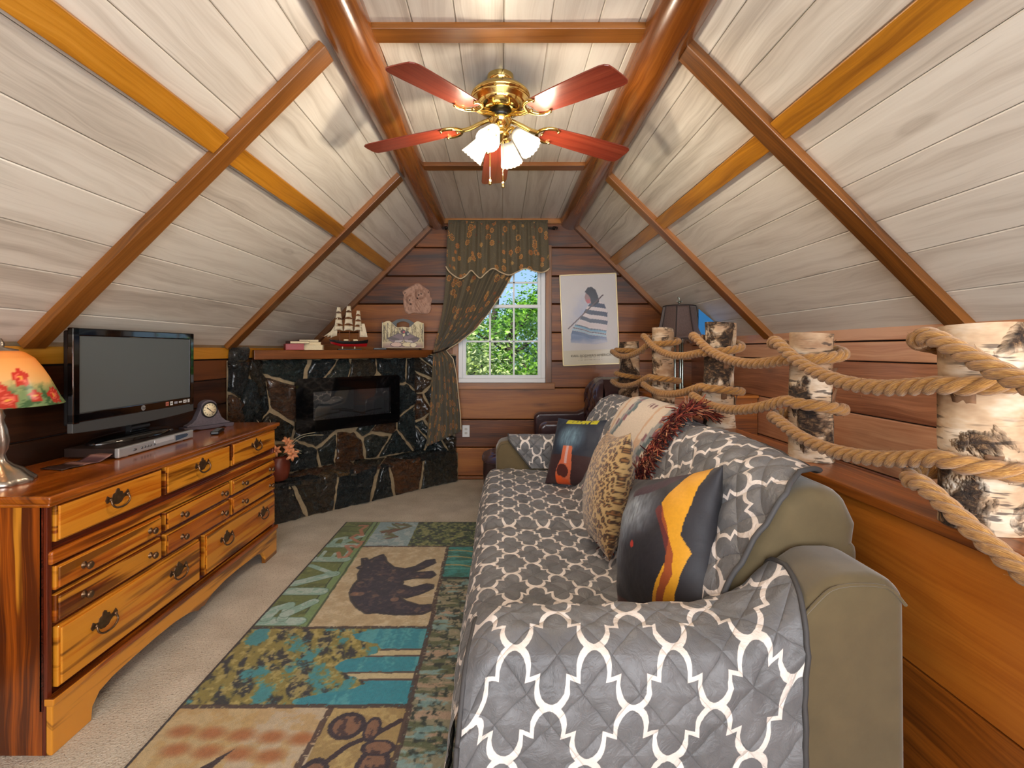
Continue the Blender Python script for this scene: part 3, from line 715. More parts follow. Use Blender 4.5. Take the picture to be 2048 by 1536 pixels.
m.prism(pr + [(sw, z0t + 0.046), (-sw, z0t + 0.046)], -0.014, 0.010, (1, 2, 0)); m.build('lower_panel', plain('charcoal_plastic', S(78, 80, 80), 0.35, 0.3), tv, bevel=0.003)
m = MB(); m.box(*TVb(-0.004, 0.006, -sw + bz, sw - bz, z0t + 0.085, z1t - bz)); m.build('screen', plain('matte_screen', S(84, 90, 90), 0.42, **{'Specular IOR Level': 0.8}), tv)
m = MB(); m.lathe([(0.013, 0), (0.013, 0.0015)], 20, (0.0122, 0.0, z0t + 0.065), Matrix.Rotation(PI / 2, 4, 'Y')); lg = m.build('logo', M_silver, tv)
vs, fs = text_mesh('hp', 0.021, 'CENTER', 0.0002, 0.25)
Mt_ = Matrix(((0, 0, 1, 0.0140), (1, 0, 0, 0), (0, 1, 0, z0t + 0.066), (0, 0, 0, 1)))
m = MB(); m.add([Mt_ @ v for v in vs], fs); m.build('logo_lettering', M_black, lg, fix=False)
for k, (yy, c, w) in enumerate(((0.17, S(190, 110, 90), 0.022), (0.203, S(210, 210, 206), 0.02), (0.238, S(150, 150, 160), 0.026), (0.275, S(190, 190, 190), 0.026), (0.312, S(220, 220, 218), 0.026), (0.343, S(200, 200, 200), 0.016))):
    m = MB(); h = (0.02, 0.02, 0.012, 0.009, 0.016, 0.018)[k]
    m.box((0.0122, yy - w / 2, z0t + 0.066 - h / 2), (0.0128, yy + w / 2, z0t + 0.066 + h / 2))
    if k in (0, 1, 4): m.box((0.0128, yy - w / 3, z0t + 0.064), (0.0130, yy + w / 3, z0t + 0.068), mi=1)
    m.build('sticker', [plain('sticker_%d' % k, c, 0.5), M_black], tv)
m = MB(); m.box(*TVb(-0.04, -0.01, -0.05, 0.05, 0.02, z0t + 0.06)); m.tube([(-0.01, -0.06, 0.045), (-0.01, 0.06, 0.045)], 0.013, 12); m.build('stand_neck', M_black, tv, bevel=0.004)
m = MB(); prof = [(0.001, 0.030), (0.5, 0.028), (0.85, 0.020), (1.0, 0.008), (1.0, 0.0)]; pts = []
for r, z in prof:
    for k in range(40):
        a = 2 * PI * k / 40; pts.append((-0.03 + 0.105 * r * math.cos(a), 0.25 * r * math.sin(a) * (1 - 0.1 * math.cos(a)), 0.0005 + z))
m.grid(pts, 40, 5, None, 0, True, False, None, True); m.add(pts[-40:], [tuple(range(40))]); m.build('stand_base', M_gloss, tv)

dv = thing('video_player', 'silver video player lying under the television', 'player', (-1.64, 2.385, TOPZ))
bw = 0.255
m = MB(); m.box((-0.225, -bw, 0.006), (-0.006, bw, 0.0445)); m.build('case', plain('brown_black_metal', S(50, 38, 34), 0.4, 0.4), dv, bevel=0.003)
m = MB(); m.box((-0.008, -bw - 0.003, 0.003), (0.012, bw + 0.003, 0.045)); m.build('front_panel', M_silver, dv, bevel=0.005, seg=3)
m = MB(); m.box((0.011, -0.04, 0.022), (0.0135, 0.10, 0.040)); m.build('disc_tray', plain('light_silver', S(204, 204, 202), 0.28, 0.4), dv, bevel=0.001)
m = MB(); pr = [(0.112, 0.012), (0.2, 0.018), (0.212, 0.027), (0.2, 0.035), (0.112, 0.037)]; m.prism(pr, 0.0115, 0.0130, (1, 2, 0)); m.build('display', M_gloss, dv)
for y in (-0.165, -0.122, -0.103, -0.084, -0.066, -0.040):
    m = MB(); m.lathe([(0.0055, 0), (0.005, 0.003), (0, 0.0034)], 12, (0.0118, y, 0.023), Matrix.Rotation(PI / 2, 4, 'Y') @ Matrix.Diagonal((1, 2.0 if y < -0.15 else 1, 1, 1))); m.build('button', plain('grey_button', S(96, 96, 98), 0.3, 0.3), dv)
for x in (-0.20, -0.015):
    for y in (-0.19, 0.19):
        m = MB(); m.lathe([(0.012, 0), (0.012, 0.007)], 12, (x, y, 0)); m.build('foot', M_whitep if x > -0.05 else M_black, dv)

def remote(label, loc, rz, L=0.15, W=0.042):
    r = thing('remote_control', label, 'remote control', loc, (0, 0, rz))
    m = MB(); m.box((-W / 2, -L / 2, 0.001), (W / 2, L / 2, 0.019)); m.build('body', M_black, r, bevel=0.006, seg=3)
    m = MB()
    for i in range(3):
        for j in range(6): m.box((-0.013 + 0.0095 * i, -L * 0.35 + j * L * 0.12, 0.019), (-0.006 + 0.0095 * i, -L * 0.35 + j * L * 0.12 + 0.008, 0.0205))
    m.build('keypad', plain('grey_rubber', S(92, 92, 90), 0.6), r)
remote('black remote control lying beside the silver player', (-1.59, 2.80, TOPZ), math.radians(18))

pp = thing('leaflet', 'curled printed leaflet lying at the near end of the silver player', 'leaflet', (-1.72, 2.03, TOPZ), (0, 0, math.radians(78)))
pts = []
for j in range(8):
    for i in range(14):
        x = -0.10 + 0.2 * i / 13; y = -0.055 + 0.11 * j / 7; pts.append((x, y, 0.003 + 0.022 * max(0, (i - 9) / 4) ** 2 + 0.003 * math.sin(i * 0.7) ** 2))
m = MB(); m.grid(pts, 14, 8); u = np.array([p[0] for p in pts]); v = np.array([p[1] for p in pts])
img = np.tile(np.array([58., 40, 36]), (len(pts), 1)); put(img, u > -0.01, (150, 112, 104)); put(img, (np.abs((v * 60) % 1 - 0.5) < 0.25) & (u > 0.02) & (u < 0.08), (92, 66, 70))
m.build('sheet', printed('printed_leaflet', 0.35), pp, col=img, solid=0.001)

ck = thing('mantel_clock', 'grey tambour mantel clock with a white dial on the dresser', 'clock', (-1.74, 2.96, TOPZ), (0, 0, math.radians(-30)))
pr = [(-0.125, 0.022), (-0.125, 0.03), (-0.10, 0.04), (-0.075, 0.062), (-0.06, 0.095), (-0.045, 0.13)]
pr += [(0.052 * math.cos(a), 0.118 + 0.052 * math.sin(a)) for a in [PI * (0.82 - 0.64 * k / 8) for k in range(9)]]
pr += [(-a, b) for a, b in reversed(pr[:6])]
m = MB(); m.prism(pr, -0.028, 0.018, (1, 2, 0)); m.build('clock_case', plain('grey_carved_wood', S(86, 78, 84), 0.6, bump=0.5, bscale=90, var=0.2), ck, bevel=0.003)
m = MB(); pr = [(-0.145, 0.012), (-0.14, 0.0), (-0.10, 0.0), (-0.085, 0.008), (-0.05, 0.002), (0.05, 0.002), (0.085, 0.008), (0.10, 0.0), (0.14, 0.0), (0.145, 0.012), (0.145, 0.022), (-0.145, 0.022)]
m.prism(pr, -0.034, 0.028, (1, 2, 0)); m.build('clock_base', plain('grey_carved_base', S(78, 70, 78), 0.55, bump=0.4, bscale=90), ck, bevel=0.002)
Mx = Matrix.Rotation(PI / 2, 4, 'Y')
m = MB(); m.lathe([(0.047, 0), (0.047, 0.006), (0.040, 0.008), (0.040, 0.004)], 32, (0.018, 0, 0.112), Mx, caps=False); m.build('bezel_ring', M_black, ck)
m = MB(); m.lathe([(0.040, 0.0), (0.040, 0.004), (0.0, 0.0042)], 32, (0.018, 0, 0.112), Mx); dl = m.build('dial', M_cream, ck)
m = MB()
for k in range(12):
    a = k * PI / 6; c, s = math.cos(a), math.sin(a); r0 = 0.030; 
    M = Matrix.Translation((0.0225, s * r0, 0.112 + c * r0)) @ Matrix.Rotation(-a, 4, 'X'); m.box((-0.0003, -0.0012, -0.004), (0.0006, 0.0012, 0.004), 0, M)
m.build('hour_mark', M_black, dl)['kind'] = 'stuff'
for L, a, w in ((0.022, -0.9, 0.0022), (0.031, 2.3, 0.0016)):
    m = MB(); m.box((-0.0003, -w, -0.004), (0.0008, w, L), 0, Matrix.Translation((0.0234, 0, 0.112)) @ Matrix.Rotation(-a, 4, 'X')); m.build('clock_hand', M_black, ck)

# table lamp with a painted flower shade, half out of the picture
tl = thing('table_lamp', 'table lamp with a rose painted glass shade and silver foot on the dresser', 'lamp', (-1.752, 1.745, TOPZ))
m = MB(); prof = [(0.092, 0.0), (0.095, 0.008), (0.082, 0.02), (0.06, 0.045), (0.035, 0.062), (0.020, 0.078), (0.014, 0.10), (0.022, 0.12), (0.026, 0.15), (0.020, 0.19), (0.012, 0.22), (0.016, 0.235), (0.010, 0.25), (0.010, 0.30)]
m.lathe(prof, 40, wob=lambda th, z: 1 + (0.07 * math.sin(8 * th + z * 20) if z < 0.2 else 0)); m.build('lamp_base', plain('pewter', S(168, 160, 150), 0.28, 0.9, bump=0.3, bscale=50), tl)
prof = [(0.174, 0.272), (0.160, 0.295), (0.145, 0.33), (0.130, 0.365), (0.112, 0.40), (0.09, 0.435), (0.065, 0.455), (0.045, 0.462)]
NU, dense = 120, []
for i in range(len(prof) - 1):
    for k in range(8):
        t = k / 8; dense.append((prof[i][0] + (prof[i + 1][0] - prof[i][0]) * t, prof[i][1] + (prof[i + 1][1] - prof[i][1]) * t))
dense.append(prof[-1]); pts = [(r * math.cos(2 * PI * k / NU), r * math.sin(2 * PI * k / NU), z) for r, z in dense for k in range(NU)]
m = MB(); m.grid(pts, NU, len(dense), None, 0, True, False, None, True)
th = np.array([2 * PI * k / NU for _ in dense for k in range(NU)]); zz = np.array([z for r, z in dense for k in range(NU)])
hN = (zz - 0.272) / 0.19; img = np.array([232., 226, 180]) * (1 - hN[:, None]) + np.array([232., 172, 92]) * hN[:, None]
gm = np.clip((0.30 - hN + 0.25 * fbm(th * 4, hN * 6, 3)) * 5, 0, 1); put(img, gm * 0.85, (128, 158, 104)); put(img, gm * (fbm(th * 7, hN * 12, 8) > 0.52), (74, 112, 70), 0.8)
fl_rd = random.Random(4)
for k in range(26):
    a = fl_rd.uniform(0, 2 * PI); h0 = fl_rd.choice((0.16, 0.2, 0.33, 0.45)); rr = fl_rd.uniform(0.11, 0.17)
    if k < 5: a, h0, rr = ((5.90, 0.52, 0.17), (5.45, 0.30, 0.18), (5.62, 0.14, 0.17), (6.10, 0.18, 0.12), (5.15, 0.45, 0.16))[k]
    elif 4.8 < a < 6.283: continue
    dx = (np.mod(th - a + PI, 2 * PI) - PI) * 1.0; d = np.hypot(dx, (hN - h0) * 1.15); w = rr * (1 + 0.15 * np.sin(5 * np.arctan2(hN - h0, dx)))
    put(img, d < w, (206, 72, 54)); put(img, (d < w * 0.62) & (np.sin(d * 120 + dx * 30) > 0.2), (238, 130, 104)); put(img, d < w * 0.22, (240, 196, 90))
g = NG('painted_glass_shade'); c = g.attr('Col').outputs['Color']; tln = g.n('BsdfTranslucent', {'Color': c}); g.set(Base_Color=c, Roughness=0.25)
mx = g.n('MixShader', {0: 0.45, 1: g.b.outputs[0], 2: tln.outputs[0]}); g.t.links.new(mx.outputs[0], g.out.inputs['Surface'])
m.build('lamp_shade', g.m, tl, col=img, solid=0.003)
m = MB(); m.lathe([(0.05, 0.460), (0.048, 0.467), (0.012, 0.475), (0.014, 0.487), (0.006, 0.505), (0.0, 0.507)], 24); m.build('finial', plain('pewter_cap', S(150, 140, 130), 0.3, 0.9), tl)
lb = lamp('table_lamp_light', 'POINT', (0, 0, 0.36), 1.0, (1.0, 0.72, 0.42), shadow_soft_size=0.03); lb.parent = tl

# potted lily on the hearth, behind the far end of the dresser
pl = thing('potted_lily', 'clay pot of pale orange lilies and thin reeds beyond the dresser', 'plant', (-1.70, 3.80, zh + 0.036))
m = MB(); m.lathe([(0.05, 0.0), (0.07, 0.01), (0.085, 0.06), (0.088, 0.12), (0.075, 0.17), (0.062, 0.19), (0.058, 0.185), (0.05, 0.17), (0.0, 0.165)], 28); m.build('clay_pot', plain('red_clay', S(112, 46, 28), 0.4), pl)
m = MB(); prof = [(0.03, 0), (0.05, 0.003), (0.06, 0.008)]
M_petal = plain('peach_petal', S(226, 150, 104), 0.5, var=0.15, bscale=60); M_reed = plain('dry_reed', S(176, 164, 132), 0.7); M_lgreen = plain('olive_leaf', S(96, 92, 48), 0.6, var=0.3)
rd = random.Random(8)
def lily(c, d, s):
    d = Vector(d).normalized(); a = d.orthogonal().normalized(); b = d.cross(a); m = MB()
    for k in range(6):
        an = k * PI / 3; r = a * math.cos(an) + b * math.sin(an); sd = r.cross(d); P_ = []
        for t, w, o, f in ((0, 0.1, 0, 0.0), (0.35, 0.26, 0.12, 0.35), (0.7, 0.24, 0.45, 0.55), (0.9, 0.12, 0.75, 0.5), (1.0, 0.01, 0.9, 0.42)):
            q = Vector(c) + (d * f + r * o) * s; P_ += [q - sd * w * s, q + d * 0.02, q + sd * w * s]
        m.grid(P_, 3, 5)
    m.build('lily_bloom', M_petal, pl)
for c, d, s in (((0.085, -0.02, 0.24), (0.6, -0.7, 0.2), 0.055), ((0.115, -0.04, 0.215), (0.7, -0.6, -0.3), 0.06), ((0.02, -0.06, 0.235), (0.1, -0.9, 0.2), 0.05), ((-0.05, -0.03, 0.25), (-0.5, -0.6, 0.4), 0.05), ((0.05, 0.03, 0.27), (0.5, -0.3, 0.7), 0.05)): lily(c, d, s)
m = MB()
for (e, bnd) in (((0.30, -0.04, 0.37), 0.06), ((0.34, 0.02, 0.34), 0.07), ((0.22, -0.1, 0.24), 0.05), ((-0.12, -0.08, 0.47), 0.02), ((-0.22, -0.06, 0.44), 0.02), ((-0.06, 0.0, 0.46), 0.02), ((0.21, -0.08, 0.22), 0.03)):
    e = Vector(e); s = Vector((0, 0, 0.16)); m.tube(catmull([s, s.lerp(e, 0.5) + Vector((0, 0, bnd)), e], 6), 0.0022, 5)
m.build('dry_reeds', M_reed, pl)['kind'] = 'stuff'
m = MB()
for k in range(16):
    a = rd.uniform(0, 2 * PI); L = rd.uniform(0.08, 0.15); d = Vector((math.cos(a), math.sin(a), rd.uniform(0.1, 0.8))).normalized(); s = d.cross(Vector((0, 0, 1))).normalized() * 0.014; c = Vector((0, 0, 0.18))
    m.add([c, c + d * L * 0.5 + s, c + d * L, c + d * L * 0.5 - s], [(0, 1, 2, 3)])
m.build('leaves', M_lgreen, pl, fix=False)['kind'] = 'stuff'

# ------------------------------------------------------------------ on the mantel
MZ = 1.3005
def mpt(px, off=-5.75):
    t = (px - CX) / F; D = -off / (1 - t); return Vector((t * D, D, MZ))
def book(label, c, rz, L, Wd, T, z, cover, page=M_cream):
    b = thing('book', label, 'book', (c.x, c.y, z), (0, 0, rz), 'books stacked at the left end of the mantel')
    m = MB(); m.box((-L / 2, -Wd / 2, 0), (L / 2, Wd / 2, 0.003)); m.box((-L / 2, -Wd / 2, T - 0.003), (L / 2, Wd / 2, T)); m.box((-L / 2 - 0.001, -Wd / 2, 0), (-L / 2 + 0.004, Wd / 2, T)); m.build('cover', cover, b, bevel=0.001)
    m = MB(); m.box((-L / 2 + 0.004, -Wd / 2 + 0.004, 0.003), (L / 2 - 0.004, Wd / 2 - 0.004, T - 0.003)); m.build('pages', page, b)
c1, c2 = mpt(588, -5.78), mpt(624, -5.76)
book('fat red book lying lowest at the left end of the mantel', c1, 0.5, 0.14, 0.17, 0.05, MZ, M_red, M_red)
book('thin dark brown book lying on the fat red book', c1 + Vector((0.02, 0.02, 0)), 0.6, 0.15, 0.17, 0.022, MZ + 0.0505, M_brownc)
book('thick pale book with cream pages lying lowest beside the red book', c2, 0.25, 0.185, 0.13, 0.042, MZ, M_cream)
book('thin cream book lying across the thick pale book', c2 + Vector((-0.015, 0.01, 0)), 0.4, 0.16, 0.13, 0.022, MZ + 0.0425, M_cream)
book('maroon book with cream pages lying topmost beside the model ship', c2 + Vector((-0.03, 0.0, 0)), 0.45, 0.155, 0.12, 0.022, MZ + 0.065, M_brownc)

# model sailing ship
sh = thing('model_ship', 'model sailing ship with white sails and a red and black hull on the mantel', 'model ship', mpt(699, -5.74), (0, 0, math.radians(28)))
stn = []
NS = 17
for i in range(NS):
    t = -1 + 2 * i / (NS - 1); w = 0.034 * (1 - abs(t) ** 2.6) * (1 if t < 0 else 0.98) + 0.004; zt = 0.075 + 0.018 * t * t; zb = 0.030 + (0.012 * max(0, -t - 0.5) * 4 if t < -0.5 else 0)
    stn.append((t * 0.165 + (-0.008 if t < -0.9 else 0), w, zt, zb))
def hull(lo, hi, mat, nm):
    m = MB(); pts = []
    for (x, w, zt, zb) in stn:
        for k in range(7):
            a = -1 + k / 3; f = lo + (hi - lo) * (1 - math.cos(abs(a) * PI / 2)) if False else None
        prof = [(-1.0, hi), (-0.92, (lo + hi) / 2), (-0.7 if lo < 0.1 else -0.85, lo), (0.7 if lo < 0.1 else 0.85, lo), (0.92, (lo + hi) / 2), (1.0, hi)]
        for a, f in prof:
            wf = a * w * (0.55 + 0.45 * min(1, f + 0.35)); pts.append((x * (0.90 + 0.10 * f), wf, zb + (zt - zb) * f))
    n = 6; m.grid(pts, n, NS, None, 0, False, False, None, True); m.add(pts[:n], [tuple(range(n))]); m.add(pts[-n:], [tuple(range(n))])
    return m.build(nm, mat, sh)
part(hull(0.0, 0.46, M_red, 'lower_hull'), 'red lower hull'); part(hull(0.46, 1.0, M_black, 'upper_hull'), 'black upper hull')
for k in range(2):
    m = MB(); m.box((-0.03 + 0.08 * k - 0.02, -0.013, 0.08), (-0.03 + 0.08 * k + 0.02, 0.013, 0.094)); m.build('deckhouse', M_cream, sh, bevel=0.004)
M_mast = plain('mast_wood', S(128, 76, 40), 0.5); M_sail = plain('sailcloth', S(222, 208, 180), 0.8, var=0.08, bscale=80)
masts = [(-0.085, 0.385), (0.0, 0.40), (0.082, 0.36)]
for x, zt in masts:
    m = MB(); m.tube([(x, 0, 0.07), (x, 0, 0.25), (x, 0, zt)], [0.0042, 0.003, 0.0014], 8); m.build('mast', M_mast, sh)
m = MB(); m.tube([(-0.15, 0, 0.09), (-0.235, 0, 0.122)], [0.005, 0.002], 8); m.build('bowsprit', M_mast, sh)
def sail(x, z0, z1, w0, w1, belly):
    m = MB(); pts = []
    for j in range(7):
        v = j / 6
        for i in range(9):
            u = -1 + i / 4; w = w0 + (w1 - w0) * v; b = belly * (1 - u * u) * math.sin(PI * min(1, v * 0.9 + 0.1))
            pts.append((x - 0.006 - b, 0, 0)); pts[-1] = (x - 0.007 - b * 0.5 + u * w * 0.92, -0.006 - b * 0.9 + u * w * 0.30, z0 + (z1 - z0) * v - 0.010 * (1 - u * u) * (1 - v) * -1)
    m.grid(pts, 9, 7); m.build('square_sail', M_sail, sh, solid=0.0015, fix=False)
for (x, top), sc_ in zip(masts, (0.95, 1.05, 0.9)):
    h = (top - 0.17) / 4
    for k in range(4):
        z0 = 0.165 + k * h; sail(x, z0, z0 + h * 0.86, (0.047 - 0.007 * k) * sc_, (0.041 - 0.008 * k) * sc_, 0.022 - 0.003 * k)
for k in range(3):
    m = MB(); a = Vector((-0.16 - 0.028 * k, 0, 0.105 + 0.006 * k)); b = Vector((-0.098 - 0.004 * k, 0, 0.30 - 0.05 * k)); c = Vector((-0.105 - 0.02 * k, 0.006, 0.125)); pts = []
    for j in range(6):
        v = j / 5
        for i in range(5):
            u = i / 4; p = a.lerp(c, u) * (1 - v) + b * v; p.y += 0.012 * math.sin(PI * u) * (1 - v); pts.append(p)
    m.grid(pts, 5, 6); m.build('jib_sail', M_sail, sh, solid=0.0015, fix=False)
m = MB(); pts = []
for j in range(6):
    v = j / 5
    for i in range(5): u = i / 4; pts.append((0.088 + 0.07 * u * (1 - 0.4 * v), 0.012 * math.sin(PI * u), 0.115 + 0.12 * v))
m.grid(pts, 5, 6); m.build('spanker_sail', M_sail, sh, solid=0.0015, fix=False)
m = MB()
for (x, zt) in masts:
    for s in (-1, 1):
        for k in range(2): m.tube([(x + 0.012 * (k - 0.5), s * 0.033, 0.083), (x, 0, zt * 0.72)], 0.0006, 4)
m.tube([(-0.235, 0, 0.122), (-0.085, 0, 0.37)], 0.0006, 4); m.tube([(-0.235, 0, 0.122), (-0.20, 0, 0.02), (-0.16, 0, 0.04)], 0.0007, 4); m.build('rigging', M_brownc, sh)
for x in (-0.06, 0.045):
    m = MB(); m.lathe([(0.006, 0.009), (0.0045, 0.016), (0.006, 0.022), (0.004, 0.032)], 10, (x, 0, 0)); m.build('stand_pin', M_cream, sh)
m = MB(); m.box((-0.10, -0.022, 0), (0.10, 0.022, 0.010)); m.build('stand_board', plain('dark_green_board', S(38, 42, 36), 0.5), sh, bevel=0.002)

# magazine holder painted with ducks
mh = thing('magazine_holder', 'magazine holder painted with two ducks standing on the mantel', 'magazine holder', mpt(806, -5.80), (0, 0, math.radians(12)))
w2 = 0.195
top = [(w2 * (1 - k / 12), 0.285 - 0.055 * math.sin(PI * k / 24) ** 2 * (1 if k < 99 else 1)) for k in range(25)]
top = [(w2 * (1 - 2 * k / 24), 0.27 - 0.06 * (math.cos(2 * PI * (1 - 2 * k / 24) * 0.5) * 0.5 + 0.5) ** 1.6 + 0.012 * math.cos(PI * 3 * (1 - 2 * k / 24))) for k in range(25)]
m = MB(); m.prism([(-w2, 0.018), (w2, 0.018)] + top, -0.058, -0.050, (0, 2, 1)); m.build('front_panel', M_cream, mh)
NX, NZ = 120, 84; tx = np.array([p[0] for p in top][::-1]); tz = np.array([p[1] for p in top][::-1])
U, V = np.meshgrid(np.linspace(-1, 1, NX), np.linspace(0, 1, NZ)); X = U * (w2 - 0.004); Z = 0.022 + V * (np.interp(X, tx, tz) - 0.026)
pts = [(a, -0.0586, b) for a, b in zip(X.ravel(), Z.ravel())]; x, z = X.ravel() / w2, Z.ravel()
img = np.tile(np.array([222., 206, 160]), (len(x), 1)); put(img, np.clip((0.09 - z) * 14, 0, 1), (132, 92, 92)); put(img, np.clip((np.abs(x) - 0.75) * 3, 0, 1) * 0.5, (168, 150, 80))
rd = random.Random(3)
for k in range(60):
    a = rd.uniform(-1, 1); h = rd.uniform(0.16, 0.26); b = a + rd.uniform(-0.15, 0.15); d = segd(x, z * 5, [(a, 0.4), ((a + b) / 2 - 0.02, h * 3), (b, h * 5), (b + rd.uniform(-0.12, 0.12), h * 4.4)])
    put(img, d < 0.012, rd.choice([(74, 60, 52), (108, 92, 60), (150, 132, 84)]), 0.85)
def duck(sg, cx, cz, head, hcol):
    body = [(cx + sg * a, cz + b) for a, b in ((-0.05, 0.035), (0.1, 0.045), (0.35, 0.02), (0.62, -0.002), (0.5, -0.03), (0.3, -0.045), (0.05, -0.045), (-0.12, -0.03), (-0.15, 0.005))]
    put(img, inpoly(x, z, body), (122, 98, 104)); put(img, inpoly(x, z, [(cx + sg * a, cz + b) for a, b in ((0.05, -0.01), (0.4, 0.01), (0.66, 0.0), (0.4, -0.02), (0.1, -0.035))]), (84, 66, 66)); put(img, inpoly(x, z, [(cx + sg * a, cz + b) for a, b in ((-0.12, -0.02), (0.25, -0.025), (0.3, -0.045), (0.0, -0.045))]), (200, 184, 178))
    put(img, segd(x, z * 5, [(p, q * 5) for p, q in body + body[:1]]) < 0.010, (40, 32, 34))
    put(img, np.hypot((x - head[0]), (z - head[1]) * 5.2) < 0.115, hcol); put(img, np.hypot((x - head[0] - 0.04), (z - head[1]) * 5.2 + 0.02) < 0.05, (190, 70, 80) if hcol[0] > 60 else (180, 170, 160))
duck(-1, -0.12, 0.115, (0.0, 0.175), (72, 36, 44)); duck(1, 0.18, 0.115, (0.2, 0.158), (44, 40, 48))
for cx, cz, w, c in ((-0.32, 0.052, 0.3, (214, 178, 160)), (0.22, 0.052, 0.3, (226, 206, 160)), (0.5, 0.048, 0.18, (230, 214, 180))):
    put(img, np.hypot((x - cx) / w, (z - cz) / 0.024) < 1, (70, 52, 52)); put(img, np.hypot((x - cx) / w, (z - cz) / 0.024) < 0.86, c)
m = MB(); m.grid(pts, NX, NZ); o = m.build('duck_painting', printed('duck_paint', 0.5, 200, 0.05), mh, col=img); part(o, 'painted panel with two ducks and reeds')
M_hold = plain('black_brown_paint', S(40, 30, 30), 0.5); M_slate = plain('slate_paint', S(62, 66, 68), 0.5)
m = MB(); m.prism([(-w2, 0.018), (w2, 0.018)] + [(a, b - 0.01) for a, b in top], 0.045, 0.053, (0, 2, 1)); m.box((-w2, -0.050, 0.018), (w2, 0.045, 0.026)); m.box((-w2 - 0.004, -0.056, 0.018), (-w2 + 0.004, 0.05, 0.27)); m.box((w2 - 0.004, -0.05, 0.018), (w2 + 0.004, 0.05, 0.25)); m.build('body', M_hold, mh)
out = [(-0.17, 0.23), (-0.11, 0.262), (-0.06, 0.292), (0, 0.304), (0.06, 0.292), (0.11, 0.262), (0.17, 0.23)]; inn = [(0.06, 0.255), (0.03, 0.272), (0, 0.277), (-0.03, 0.272), (-0.06, 0.255)]
m = MB(); n1 = len(out)
m.prism(out[:3] + [(-0.0001, 0.304), (-0.0001, 0.277), (-0.03, 0.272), (-0.06, 0.255), (-0.06, 0.03), (-0.17, 0.03)], -0.006, 0.006, (0, 2, 1)); m.prism([(-a, b) for a, b in out[:3] + [(-0.0001, 0.304), (-0.0001, 0.277), (-0.03, 0.272), (-0.06, 0.255), (-0.06, 0.03), (-0.17, 0.03)]], -0.006, 0.006, (0, 2, 1)); m.build('carrying_handle', M_slate, mh)
for sx in (-1, 1):
    for sy in (-1, 1):
        m = MB(); m.ball((sx * (w2 - 0.03), sy * 0.035, 0.009), 0.0095, 10, 8); m.build('foot', M_hold, mh)
remote('small black remote control lying between ship and magazine holder', mpt(760, -5.72) , math.radians(-70), 0.12, 0.036)
# ================================================================== SOFA
def into(o, t):            # keep world-space mesh data under a thing whose Empty has its own place
    o.parent = t; o.location = -Vector(t.location); return o
so = thing('sofa', 'olive microsuede sofa standing against the wooden half wall', 'sofa', (0.42, 2.43, 0))
def soft(m, name, b=0.04, seg=4, mat=None, t=so):
    o = m.build(name, mat or M_olive, None, bevel=b, seg=seg); 
    for p in o.data.polygons: p.use_smooth = True
    return into(o, t)
armpoly = [(-0.04, 0.04), (-0.04, 0.58), (-0.015, 0.635), (0.05, 0.65), (0.40, 0.65), (0.52, 0.665), (0.60, 0.71), (0.67, 0.785), (0.72, 0.82), (0.82, 0.82), (0.865, 0.78), (0.87, 0.04)]
def armtop(x): return float(np.interp(x, [0.0, 0.40, 0.52, 0.60, 0.68, 0.74], [0.65, 0.65, 0.665, 0.71, 0.785, 0.82]))
for y0, y1 in ((1.06, 1.25), (3.60, 3.79)):
    m = MB(); m.prism(armpoly, y0, y1, (0, 2, 1)); arm = soft(m, 'arm', 0.028)
    m = MB(); m.tube(catmull([(a * 0.985 + 0.006, y0 + 0.0005, b - 0.022) for a, b in armpoly[1:-1]], 4), 0.0035, 6); w_ = m.build('welt', M_olive); w_.parent = arm
m = MB(); m.box((-0.03, 1.25, 0.04), (0.90, 3.60, 0.27)); soft(m, 'base', 0.02, 3)
m = MB(); m.box((0.70, 1.25, 0.27), (0.90, 3.60, 0.82)); soft(m, 'back_frame', 0.03)
for y0, y1 in ((1.257, 2.422), (2.428, 3.593)):
    m = MB(); m.box((-0.07, y0, 0.27), (0.69, y1, 0.425)); soft(m, 'seat_cushion', 0.05, 5)
bc = [(0.44, 0.43), (0.60, 0.43), (0.80, 0.62), (0.885, 0.72), (0.905, 0.86), (0.87, 0.94), (0.79, 0.962), (0.71, 0.92), (0.61, 0.76), (0.50, 0.56)]
for y0, y1 in ((1.255, 2.422), (2.428, 3.59)):
    m = MB(); m.prism(bc, y0, y1, (0, 2, 1)); soft(m, 'back_cushion', 0.05, 5)
for x in (0.03, 0.86):
    for y in (1.12, 3.73):
        m = MB(); m.lathe([(0.02, 0), (0.028, 0.045)], 16, (x, y, 0)); into(m.build('foot', M_black), so)

